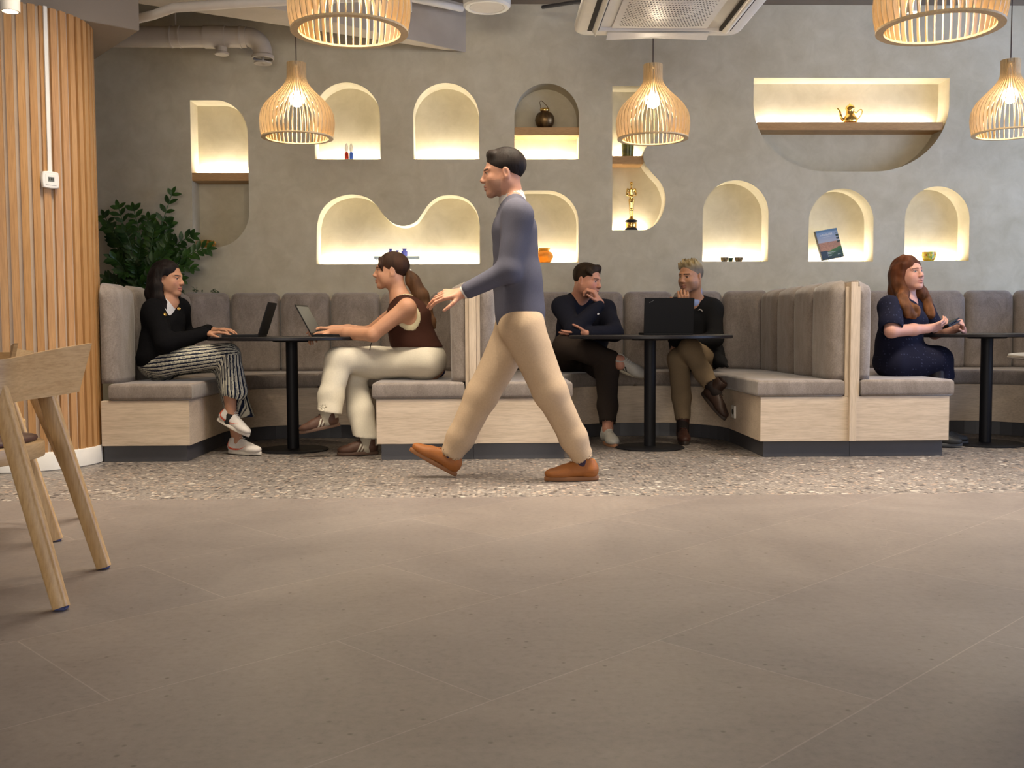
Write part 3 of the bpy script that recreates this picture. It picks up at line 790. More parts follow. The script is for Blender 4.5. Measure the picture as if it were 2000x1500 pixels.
# ================================================================ chairs
CH = np.array((-1.66, 3.03, 0.))
chair = root('dining_chair', CH, 'curved oak dining chair with brown seat pad nearest the camera at the left edge', 'chair', 'oak dining chairs at the left edge')
def leg(ft, tp, ext, name='leg'):
    ft = np.array(ft); tp = np.array(tp); d = tp-ft; d /= np.linalg.norm(d); tp = tp+d*ext
    s_ = np.array((1., 0, 0)); s_ = s_-d*np.dot(s_, d); s_ /= np.linalg.norm(s_); t_ = np.cross(d, s_)
    V = []; rings = []
    for k, (f, sc) in enumerate(((0., .85), (.35, .93), (.7, 1.0), (1., 1.0))):
        c = ft+(tp-ft)*f
        for i in range(16):
            a = 2*pi*i/16; ca, sa = cos(a), sin(a); e = .55
            V.append(c+sc*(.026*abs(ca)**e*np.sign(ca)*s_+.021*abs(sa)**e*np.sign(sa)*t_))
    Fs = [(j*16+i, j*16+(i+1) % 16, (j+1)*16+(i+1) % 16, (j+1)*16+i) for j in range(3) for i in range(16)]
    Fs += [tuple(range(16))[::-1], tuple(48+i for i in range(16))]
    o = meshobj(name, V, Fs, M_oak, chair, cut=40)
    MB().box(ft+np.array((-.016, -.015, -.004)), ft+np.array((.016, .015, .0045)), .002).obj('glide', plain('blue_felt', (.05, .06, .16), .7), o)
mir = lambda p: np.array((2*CH[0]-p[0], p[1], p[2]))
f1 = G(120, 1191)+np.array((0, 0, .006)); f2 = G(203, 1111)+np.array((0, 0, .006)); t1 = P(8, 800, 2.87); t2 = P(88, 765, 3.24)
leg(f1, t1, .10); leg(f2, t2, .0); leg(mir(f1), mir(t1), .10); leg(mir(f2), mir(t2), .0)
# bent shell of back and arms
top_ = [P(180, 670, 3.42), P(120, 680, 3.26), P(60, 692, 3.06), P(5, 702, 2.86)]; bot_ = [P(155, 765, 3.40), P(110, 773, 3.25), P(55, 781, 3.05), P(3, 789, 2.86)]
bk = 2.66
top_ += [np.array((-1.50, 2.72, .694)), np.array((CH[0], bk, .695))]; bot_ += [np.array((-1.50, 2.74, .57)), np.array((CH[0], bk+.02, .568))]
top_ = catmull(top_, 6); bot_ = catmull(bot_, 6)
top_ = list(top_)+[mir(p) for p in top_[-2::-1]]; bot_ = list(bot_)+[mir(p) for p in bot_[-2::-1]]
V = []; Fs = []; n = len(top_); m = 7
for sh in (0, 1):
    for i in range(n):
        t = np.array(top_[min(i+1, n-1)])-np.array(top_[max(i-1, 0)]); t /= np.linalg.norm(t); nr = np.array((t[1], -t[0], 0)); nr /= np.linalg.norm(nr)
        cen = np.array((CH[0], 3.05, 0)); 
        if np.dot(nr, np.array(top_[i])-cen) > 0: nr = -nr
        for j in range(m):
            p = np.array(bot_[i])*(1-j/(m-1))+np.array(top_[i])*j/(m-1)
            V.append(p+nr*(sh*.013))
for i in range(n-1):
    for j in range(m-1):
        a = i*m+j; Fs.append((a, a+1, a+m+1, a+m)); b = a+n*m; Fs.append((b, b+m, b+m+1, b+1))
    for j in (0, m-1):
        a = i*m+j; q = (a, a+m, a+m+n*m, a+n*m); Fs.append(q if j == 0 else q[::-1])
for i in (0, n-1):
    for j in range(m-1):
        a = i*m+j; q = (a, a+n*m, a+n*m+1, a+1); Fs.append(q if i == 0 else q[::-1])
M_oakh = woodmat('oak_bent_shell', (.44, .26, .105), (.53, .335, .15), (.60, .41, .205), (1, 1, 9), 2.2, .42, world=False)
meshobj('back_shell', V, Fs, M_oakh, chair, cut=50)
def superell(cx, cy, a, b, e=.62, n=48):
    return [(cx+a*abs(cos(2*pi*i/n))**e*np.sign(cos(2*pi*i/n)), cy+b*abs(sin(2*pi*i/n))**e*np.sign(sin(2*pi*i/n))) for i in range(n)]
V, Fs = extrude(superell(CH[0], 3.05, .262, .225), .385, .435, .006, 2); meshobj('seat', V, Fs, M_oakh, chair, cut=40)
V, Fs = extrude(superell(CH[0], 3.06, .240, .205), .4355, .452, .008, 3); meshobj('seat_pad', V, Fs, M_brown_leather, chair, cut=60)
c2 = chair.copy(); COL.objects.link(c2); c2.location = (-2.05, 3.80, 0); c2.rotation_euler = (0, 0, R(196.5))
c2['label'] = 'second curved oak dining chair, mostly hidden behind the nearest one'
for ch in list(chair.children):
    d = ch.copy(); COL.objects.link(d); d.parent = c2
    for g in list(ch.children):
        e = g.copy(); COL.objects.link(e); e.parent = d

# ================================================================ things on the tables
ZT = .7352
def laptop(hx, hy, fwd, label, tilt=108, w=.325, d=.225, h=.215):
    """hinge centre, fwd points from the hinge to the user"""
    o = root('laptop', (hx, hy, ZT), label, 'laptop', 'open black laptops')
    f = np.array((fwd[0], fwd[1], 0.)); f /= np.linalg.norm(f); s_ = np.array((-f[1], f[0], 0)); b = np.array((hx, hy, ZT))
    def slab(name, org, ax, up, w, l, t, m, par=o, z0=0.):
        mb = MB(); mb.box((-w/2, 0, z0), (w/2, l, z0+t), min(t*.4, .003)); V = [org+s_*p[0]+ax*p[1]+up*p[2] for p in mb.v]
        return meshobj(name, V, mb.f, m, par, smooth=False)
    z = np.array((0, 0, 1.))
    slab('base', b+z*.0005, f, z, w, d, .014, M_laptop)
    kb = slab('keyboard', b+f*.02, f, z, w*.88, .11, .0012, plain('keys', (.02, .02, .022), .6), z0=.0148)
    a = R(tilt); ax = f*cos(a)+z*sin(a); up = np.cross(ax, s_); up = up if np.dot(up, f) < 0 else -up
    ld = slab('screen_lid', b+z*.014+f*.004, ax, up, w, h, .006, M_laptop)
    slab('display', b+z*.014+f*.0035+ax*.012, ax, up, w*.94, h*.88, .001, plain('dark_display', (.05, .055, .06), .35), z0=-.0012)
    return o, b, f, s_, ax, up
lx = P(512, 655, 6.36)[0]; laptop(lx, 6.38, (-1, -.05), 'open black laptop seen from its side before the woman in the black jacket')
lx = P(618, 655, 6.36)[0]; laptop(lx, 6.38, (1, -.06), 'open black laptop under the hands of the woman in the brown top', 118)
lx = P(1304, 655, 6.50)[0]; _, b, f, s_, ax, up = laptop(lx, 6.47, (0.0, 1), 'open black laptop seen from behind, in front of the man in the blazer', 98, .325, .225, .228)
# small grey logo marks on the lid
mb = MB()
for i, (u, v_, l) in enumerate(((-.130, .196, .010), (-.121, .2005, .008), (-.113, .2045, .008), (-.106, .2085, .006))):
    for k in (-1, 1):
        pass
    q = [np.array((u, v_)), np.array((u+l*.8, v_+l*.5)), np.array((u+l*.8-.0015, v_+l*.5+.0025)), np.array((u-.0015, v_+.0025))]
    side = -1 if P(1304, 600, 6.4)[0] > 0 else 1
    V = [b+np.array((0, 0, .014))+f*.004+np.array((1., 0, 0))*p[0]+ax*p[1]+up*.0065 for p in q]; mb.add(V, [(0, 1, 2, 3)])
lo = mb.obj('lid_logo', plain('logo_grey', (.12, .12, .12), .5), bpy.data.objects['laptop.002'], smooth=False)
# mug
p = P(684, 650, 6.62); mg = root('mug', (p[0], 6.62, ZT), 'white mug on the left table behind the forearm of the woman in brown', 'mug')
M_cer = plain('white_ceramic', (.62, .58, .50), .3)
MB().lathe([(0, ZT+.001), (.040, ZT+.001), (.045, ZT+.006), (.046, ZT+.072), (.0445, ZT+.074), (.042, ZT+.070), (.041, ZT+.012), (0, ZT+.012)], (p[0], 6.62, 0), 32).obj('cup', M_cer, mg)
MB().tube([(p[0]-.045-.022*sin(R(a)), 6.61, ZT+.038+.022*cos(R(a))) for a in range(0, 181, 20)], .0045, 8).obj('handle', M_cer, mg)
# charger cord from the table edge
tag(MB().tube(catmull([P(739, 660, 6.12), P(730, 664, 6.12), P(724, 674, 6.15), P(722, 690, 6.2), P(723, 712, 6.3), P(728, 738, 6.42)], 6), .003, 6).obj('charger_cord', M_black), 'thin black charging cord hanging from the left table edge', 'cord')
# navy bottle lying behind the woman in brown
p = P(850, 720, 6.42)
tag(MB().lathe([(0, -.09), (.030, -.09), (.035, -.082), (.035, .06), (.028, .075), (.018, .08), (.018, .10), (0, .10)], (p[0], 6.52, .468+.036), 28, rotm((0, 0, 1), R(-62))@rotm((0, 1, 0), R(90))).obj('bottle', plain('navy_lacquer', (.008, .012, .06), .35)), 'dark navy bottle lying on the seat behind the woman in brown', 'bottle')

# ================================================================ things in the niches
YN = WY+.095
def zof(k): return NX(k)[2]+.001
# glass figurines
def figurine(px, c, label):
    x = P(px, 300, YN)[0]; z = zof('a'); o = root('figurine', (x, YN, z), label, 'figurine', 'glass figurines in the arched niche')
    MB().lathe([(0, z), (.014, z), (.017, z+.02), (.016, z+.06), (.010, z+.07), (0, z+.071)], (x, YN, 0), 16).obj('body', glass('glass_'+label[:5], c, .1, .3), o)
    MB().lathe([(.004, z+.071), (.012, z+.08), (.016, z+.10), (.012, z+.125), (.004, z+.14), (0, z+.142)], (x, YN, 0), 16).obj('head', glass('clear_glass', (.85, .85, .85), .05, .7), o)
figurine(677, (.35, .03, .02), 'small glass figurine with red body in the arched niche behind the lamp')
figurine(686, (.05, .12, .5), 'small glass figurine with blue body in the arched niche behind the lamp')
# gold pot at the bottom of the left niche
p = P(405, 479, YN); zq = NX('left')[2]
o = root('gold_pot', (p[0], YN, zq+.001), 'small round shiny gold pot on the curved bottom of the left niche', 'pot')
zz = zq+.003
MB().lathe([(0, zz), (.03, zz), (.052, zz+.018), (.056, zz+.036), (.045, zz+.056), (.030, zz+.062), (.027, zz+.058), (.04, zz+.036), (.02, zz+.01), (0, zz+.01)], (p[0], YN-.02, 0), 32).obj('bowl', M_gold, o)
MB().tube([(p[0]+.05+.018*sin(R(a)), YN-.02, zz+.034+.02*cos(R(a))) for a in range(0, 181, 20)], .004, 8).obj('handle', M_gold, o)
# bronze lantern with wire handle
p = P(1064, 246, YN); z = zs_c+.001; x = p[0]; o = root('bronze_lantern', (x, YN, z), 'round dark bronze lantern vase with wire handle on the oak shelf', 'vase')
M_br = plain('dark_bronze', (.10, .06, .028), .35, .8, c2=(.24, .15, .06), sc=30, stretch=(1, 1, .1), world=True)
pr = [(0, 0), (.042, 0), (.055, .012), (.072, .04), (.079, .07), (.074, .10), (.058, .125), (.036, .134), (.032, .14), (.036, .158), (.036, .162), (.03, .16), (.028, .142), (0, .142)]
MB().lathe([(a, z+b_) for a, b_ in pr], (x, YN, 0), 40).obj('vase_body', M_br, o)
MB().lathe([(.0372, z+.144), (.038, z+.148), (.0382, z+.160), (.037, z+.163)], (x, YN, 0), 32).obj('brass_collar', M_gold, o)
MB().tube([(x+.034, YN, z+.155), (x+.018, YN, z+.185), (x-.012, YN, z+.215), (x-.03, YN, z+.228), (x-.040, YN, z+.214), (x-.033, YN, z+.18), (x-.033, YN, z+.155)], .003, 6).obj('wire_handle', M_br, o)
# tall green glass vase behind the middle lamp
p = P(1226, 300, YN); z = zs_s+.001; x = p[0]
tag(MB().lathe([(0, z), (.044, z), (.047, z+.01), (.050, z+.11), (.050, z+.24), (.046, z+.245), (.044, z+.12), (.04, z+.015), (0, z+.015)], (x, YN, 0), 36).obj('green_vase', plain('green_gold_glass', (.20, .20, .02), .3, .3, c2=(.05, .05, .012), sc=9, stretch=(1, 1, 1.2), world=True)), 'tall olive green vase on the short shelf, partly behind the lamp', 'vase')
# generic golden figure award
p = P(1233, 449, YN); z = zof('s'); x = p[0]; o = root('statuette', (x, YN, z), 'golden standing figure award on a round black base', 'statuette')
MB().lathe([(0, z), (.050, z), (.052, z+.018), (.044, z+.022), (.044, z+.068), (.050, z+.072), (.050, z+.082), (.035, z+.090), (0, z+.09)], (x, YN, 0), 40).obj('base', M_black, o)
MB().lathe([(.0445, z+.024), (.0455, z+.026), (.0455, z+.064), (.0445, z+.066)], (x, YN, 0), 40).obj('plaque_band', M_gold, o)
STAT = (x, YN, z+.09)
# amber vase
p = P(1062, 512, YN); z = zof('w'); x = p[0]
V = []; mb = MB(); pr = [(0, 0), (.045, 0), (.062, .012), (.078, .04), (.078, .062), (.062, .085), (.046, .094), (.044, .10), (.050, .115), (.053, .12), (.049, .12), (.041, .10), (.055, .08), (.07, .05), (.04, .01), (0, .01)]
mb.lathe([(a, z+b_) for a, b_ in pr], (x, YN, 0), 48)
vv_ = []
for q in mb.v:
    dx, dy = q[0]-x, q[1]-YN; a = math.atan2(dy, dx); r_0 = math.hypot(dx, dy); hz = (q[2]-z)/.1
    k = 1+(.05*sin(a*10+hz*6)*sin(hz*pi*3) if r_0 > .05 and hz < 1 else 0); vv_.append((x+dx*k, YN+dy*k, q[2]))
mb.v = vv_; tag(mb.obj('amber_vase', glass('amber_glass', (.85, .48, .08), .08, .55)), 'squat dimpled amber glass vase in the niche behind the walking man', 'vase')
# two bowls and a small green one between
z = zof('e'); M_bowl = plain('dark_bowl', (.03, .025, .02), .4, c2=(.35, .25, .12), sc=60)
for px, r_0, m_, lab, yy in ((1413, .034, M_bowl, 'left of two small dark patterned bowls in the arched niche', 0), (1441, .036, M_bowl, 'right of two small dark patterned bowls in the arched niche', 0), (1427, .022, plain('green_bowl', (.02, .06, .03), .4), 'small dark green bowl between the two patterned bowls', .035)):
    x = P(px, 508, YN)[0]; h = .036
    tag(MB().lathe([(0, z), (r_0*.6, z), (r_0*.85, z+h*.4), (r_0, z+h), (r_0*.94, z+h), (r_0*.75, z+h*.4), (0, z+.006)], (x, YN-.03+yy, 0), 32).obj('bowl', m_), lab, 'bowl', 'small bowls in the arched niche')
# yellow patterned cup
p = P(1814, 508, YN-.03); z = zof('g'); x = p[0]
M_yc, nt, bs = newmat('yellow_mosaic_glass'); v = coords(nt, (1, 1, 1)); k_ = voro(nt, v, 70); sp_ = nt.nodes.new('ShaderNodeSeparateColor'); nt.links.new(k_.outputs['Color'], sp_.inputs[0])
nt.links.new(ramp(nt, sp_.outputs[0], [(0, (.75, .55, .02)), (.45, (.85, .68, .08)), (.6, (.15, .35, .05)), (.72, (.8, .6, .05)), (.88, (.6, .08, .03)), (1, (.8, .7, .2))]), bs.inputs['Base Color']); bs.inputs['Roughness'].default_value = .2
tag(MB().lathe([(0, z), (.034, z), (.05, z+.015), (.056, z+.045), (.052, z+.074), (.049, z+.074), (.052, z+.045), (.03, z+.01), (0, z+.01)], (x, YN-.03, 0), 36).obj('cup', M_yc), 'yellow cup with green and red mosaic pattern above the woman with the phone', 'cup')
# tray on clear feet with three blue jars
x0_ = P(732, 505, YN)[0]; x1_ = P(820, 505, YN)[0]; z = zof('m'); zt_ = P(776, 501, YN)[2]
o = root('display_stand', ((x0_+x1_)/2, YN, z), 'low blue grey glass display stand behind the head of the woman in brown', 'stand')
MB().box((x0_, YN-.05, zt_-.026), (x1_, YN+.05, zt_), .002).obj('plate', glass('grey_blue_glass', (.16, .24, .30), .12, .35), o)
for xx in (x0_+.02, x1_-.02):
    MB().box((xx-.012, YN-.045, z), (xx+.012, YN+.045, zt_-.0265), .002).obj('foot', glass('clear_foot', (.8, .85, .85), .1, .8), o)
for px, r_0, h, lab in ((763, .017, .062, 'left blue glass jar on the display stand'), (776, .016, .048, 'smallest blue glass jar, in the middle on the display stand'), (790, .024, .062, 'widest blue glass jar, at the right on the display stand')):
    x = P(px, 495, YN)[0]; zz = zt_+.001
    tag(MB().lathe([(0, zz), (r_0, zz), (r_0*1.02, zz+.006), (r_0*1.02, zz+h*.62), (r_0*.6, zz+h*.76), (r_0*.6, zz+h*.84), (r_0*.78, zz+h*.86), (r_0*.78, zz+h), (0, zz+h)], (x, YN, 0), 28).obj('glass_jar', glass('blue_glass', (.10, .12, .55), .1, .45)), lab, 'jar', 'blue glass jars on the display stand')
# golden teapot
p = P(1660, 236, YN); z = zs_d+.001; x = p[0]; o = root('teapot', (x, YN, z), 'golden teapot with curved spout on the long oak shelf', 'teapot')
MB().lathe([(0, z), (.050, z), (.056, z+.012), (.060, z+.03), (.054, z+.05), (.038, z+.068), (.031, z+.085), (.032, z+.11), (.038, z+.122), (.036, z+.124), (0, z+.124)], (x, YN, 0), 40).obj('pot', M_gold, o)
MB().lathe([(.037, z+.125), (.036, z+.132), (.028, z+.146), (.012, z+.156), (.006, z+.158), (.007, z+.166), (0, z+.17)], (x, YN, 0), 32).obj('lid', M_gold, o)
MB().tube(catmull([(x-.045, YN, z+.03), (x-.068, YN, z+.045), (x-.078, YN, z+.075), (x-.086, YN, z+.105), (x-.105, YN, z+.125)], 6), [.013]*6+[.011]*6+[.009]*6+[.007]*7, 12).obj('spout', M_gold, o)
MB().tube(catmull([(x+.034, YN, z+.10), (x+.052, YN, z+.09), (x+.068, YN, z+.105), (x+.088, YN, z+.118), (x+.100, YN, z+.10), (x+.09, YN, z+.07), (x+.07, YN, z+.045), (x+.052, YN, z+.035)], 5), .0045, 8).obj('handle', M_gold, o)
# travel book on a wire easel
z = zof('f'); bx = P(1622, 480, YN)[0]
o = root('book', (bx, YN-.03, z), 'upright hardback travel book with hillside town cover on a wire easel', 'book')
bw, bh, bt = .195, .245, .022; A0 = P(1607, 508, YN-.05)
bR = rotm((0, 0, 1), R(12))@rotm((0, 1, 0), R(-10))@rotm((1, 0, 0), R(-12))
org = np.array((A0[0]+.0, YN-.05, z+.012))
def bk_(name, pts, faces, m, off=0.): return meshobj(name, [org+bR@np.array((q[0], q[1]-off, q[2])) for q in pts], faces, m, o, smooth=False)
mb = MB(); mb.box((.002, 0.001, .003), (bw-.003, bt-.001, bh-.003)); bk_('pages', mb.v, mb.f, plain('paper', (.7, .66, .58), .8))
M_cover, nt, bs = newmat('book_cover')
tc = nt.nodes.new('ShaderNodeAttribute'); tc.attribute_name = 'Col'; nt.links.new(tc.outputs['Color'], bs.inputs['Base Color']); bs.inputs['Roughness'].default_value = .35
nx, nz = 48, 60; V = []; Fs = []; C_ = []
rnd = np.random.RandomState(4)
for j in range(nz+1):
    for i in range(nx+1):
        u, v_ = i/nx, j/nz; V.append((u*bw, -.001, v_*bh)); jj = rnd.rand()
        hill = .18+.22*u
        if v_ > .92: c_ = (.11, .2, .30)
        elif v_ > .58: t = (v_-.58)/.34; c_ = (.42-.22*t, .42-.12*t, .46-.02*t)
        elif v_ > hill: c_ = (.34+.2*jj, .17+.1*jj, .10+.06*jj)
        else: t = min(1, (hill-v_)*6); c_ = (.07-.04*t, .20-.13*t, .035+.01*t)
        if u < .32 and v_ < .3: c_ = (.03, .05, .07)
        if u > .86 and (.5 < v_ < .85) and sin(v_*60)+jj*.8 > .1: c_ = (.02, .04, .02)
        if v_ < .06: c_ = (.03, .05, .05)
        C_.append(c_)
for j in range(nz):
    for i in range(nx): a = j*(nx+1)+i; Fs.append((a, a+1, a+nx+2, a+nx+1))
Vw = [org+bR@np.array(q) for q in V]
meshobj('front_cover', Vw, Fs, M_cover, o, smooth=False, colors=np.array(C_))
mb = MB(); mb.box((-.003, 0, 0), (-.0005, bt, bh)); bk_('spine', mb.v, mb.f, plain('spine_dark', (.025, .022, .02), .5))
mb = MB(); mb.box((0, bt, 0), (bw, bt+.002, bh)); bk_('back_cover', mb.v, mb.f, plain('cover_teal', (.03, .06, .07), .5))
M_ink = plain('cover_print', (.50, .52, .54), .6)
mbt = MB(); rt = random.Random(2)
for u0, u1, v_, h_ in ((.030, .135, .195, .018), (.040, .125, .182, .004), (.055, .130, .052, .006), (.055, .110, .042, .005), (.055, .095, .030, .003), (.055, .088, .024, .003), (.145, .170, .026, .006)):
    u = u0
    while u < u1:                       # unreadable strokes of the printed lines
        w_ = h_*rt.uniform(.25, .6); hh = h_*rt.choice((.65, .65, 1.)); mbt.add([org+bR@np.array(q) for q in ((u, -.0018, v_), (u+w_, -.0018, v_), (u+w_, -.0018, v_+hh), (u, -.0018, v_+hh))], [(0, 1, 2, 3)]); u += w_+h_*.16
mbt.obj('cover_print', M_ink, o, smooth=False)
es = root('easel', (bx, YN, z), 'thin wire easel holding the travel book', 'easel')
for sx in (-.05, .06):
    b0 = org+bR@np.array((bw/2+sx, 0, .0))
    MB().tube([b0+np.array((0, -.022, .012)), b0+np.array((0, -.022, -.008)), b0+np.array((0, .04, -.008)), org+bR@np.array((bw/2+sx*.6, bt+.006, .17))], .0018, 6).obj('wire_arm', M_black, es)
MB().tube([org+bR@np.array((bw/2, bt+.006, .16)), np.array((org[0]+bw/2-.02, YN+.06, z+.003))], .0018, 6).obj('rear_leg', M_black, es)

# ================================================================ plants behind the left booth
def leaf(mb, base, d, up, L, W, bend=.15):
    d = d/np.linalg.norm(d); s_ = np.cross(d, up); s_ /= np.linalg.norm(s_)+1e-9; u = np.cross(s_, d)
    V = []
    for t, ww in ((0, .05), (.2, .62), (.45, 1.), (.7, .85), (.88, .45), (1, .02)):
        c = base+d*L*t-u*bend*L*t*t
        V += [c-s_*W*ww*.5+u*W*.12*ww, c, c+s_*W*ww*.5+u*W*.12*ww]
    Fs = []
    for i in range(5):
        a = i*3; Fs += [(a, a+1, a+4, a+3), (a+1, a+2, a+5, a+4)]
    mb.add(V, Fs)
rnd = random.Random(3)
pb = P(285, 600, 7.84); pb[2] = .945
pl = root('potted_plant', pb, 'large dark green glossy leaved plant rising behind the left booth', 'plant')
mbL = MB(); mbS = MB()
ends = [((335, 382), 7.84, .02), ((232, 408), 7.8, .1), ((262, 412), 7.86, .1), ((404, 486), 7.72, .35), ((372, 462), 7.8, .3), ((212, 446), 7.75, .2), ((222, 505), 7.7, .25), ((246, 455), 7.7, .2), ((300, 448), 7.72, .2), ((330, 470), 7.66, .3),
        ((372, 522), 7.68, .4), ((350, 545), 7.66, .4), ((275, 480), 7.62, .25), ((318, 505), 7.62, .35), ((240, 532), 7.64, .3), ((206, 425), 7.86, .15), ((290, 430), 7.88, .1), ((355, 500), 7.78, .35), ((262, 515), 7.6, .2), ((300, 535), 7.6, .25), ((225, 475), 7.84, .1), ((330, 440), 7.9, .25), ((212, 545), 7.7, .1), ((280, 555), 7.62, .1)]
for (ex, ey), Y, arcb in ends:
    Y = Y+.04; e = P(ex, ey, Y); b = pb+np.array((rnd.uniform(-.1, .1), rnd.uniform(-.05, .03), 0)); mid = (b+e)/2+np.array((0, 0, arcb*.6)); mid[0] = b[0]*.6+e[0]*.4
    pts = [(1-t)**2*b+2*t*(1-t)*mid+t*t*e for t in [k/12 for k in range(13)]]
    mbS.tube(pts, [.007-.004*k/12 for k in range(13)], 6)
    NL = 13
    for k in range(3, NL+1):
        t = k/NL; p_ = (1-t)**2*b+2*t*(1-t)*mid+t*t*e; tg = 2*(1-t)*(mid-b)+2*t*(e-mid); tg /= np.linalg.norm(tg)
        sd = np.cross(tg, (0.15, -1, .3)); sd /= np.linalg.norm(sd)
        for sg in (-1, 1):
            d = sd*sg*.8+tg*.75+np.array((rnd.uniform(-.25, .25), rnd.uniform(-.4, .1), rnd.uniform(-.25, .2)))
            leaf(mbL, p_, d, np.array((rnd.uniform(-.3, .3), -1, .5)), rnd.uniform(.075, .105)*(1.1-.25*t), rnd.uniform(.034, .044))
    leaf(mbL, e, tg, np.array((0, -1, .4)), .08, .034)
mbL.obj('foliage', M_leaf, pl); mbS.obj('stem', M_stem, pl)
for i, (px, py, lab) in enumerate(((352, 562, 'tiny green leaf sprig over the booth back, right beside the large plant'), (388, 560, 'small green leaf sprig over the booth back, middle of the three'), (424, 561, 'rightmost small green leaf sprig peeking over the left booth back'), (214, 540, 'small light green sprig beside the slatted column'))):
    p = P(px, py+10, 7.80); o = root('groundcover_plant', (p[0], 7.80, .945), lab, 'plant', 'small plants in the planter trough')
    mb = MB(); ms = MB(); tall = .10 if i == 3 else .0
    for k in range(9):
        b = np.array((p[0]+rnd.uniform(-.025, .025), 7.80+rnd.uniform(-.02, .02), .945)); e = np.array((p[0]+rnd.uniform(-.035, .035), 7.79, 1.085+tall+rnd.uniform(-.03, .018)))
        ms.tube([b, e], .002, 5)
        for q in range(3): leaf(mb, e-np.array((0, 0, q*.012)), np.array((rnd.uniform(-1, 1), -.4, rnd.uniform(-.1, .5))), np.array((0, -.6, 1)), .026, .014)
    mb.obj('foliage', M_leaf, o); ms.obj('stem', M_stem, o)
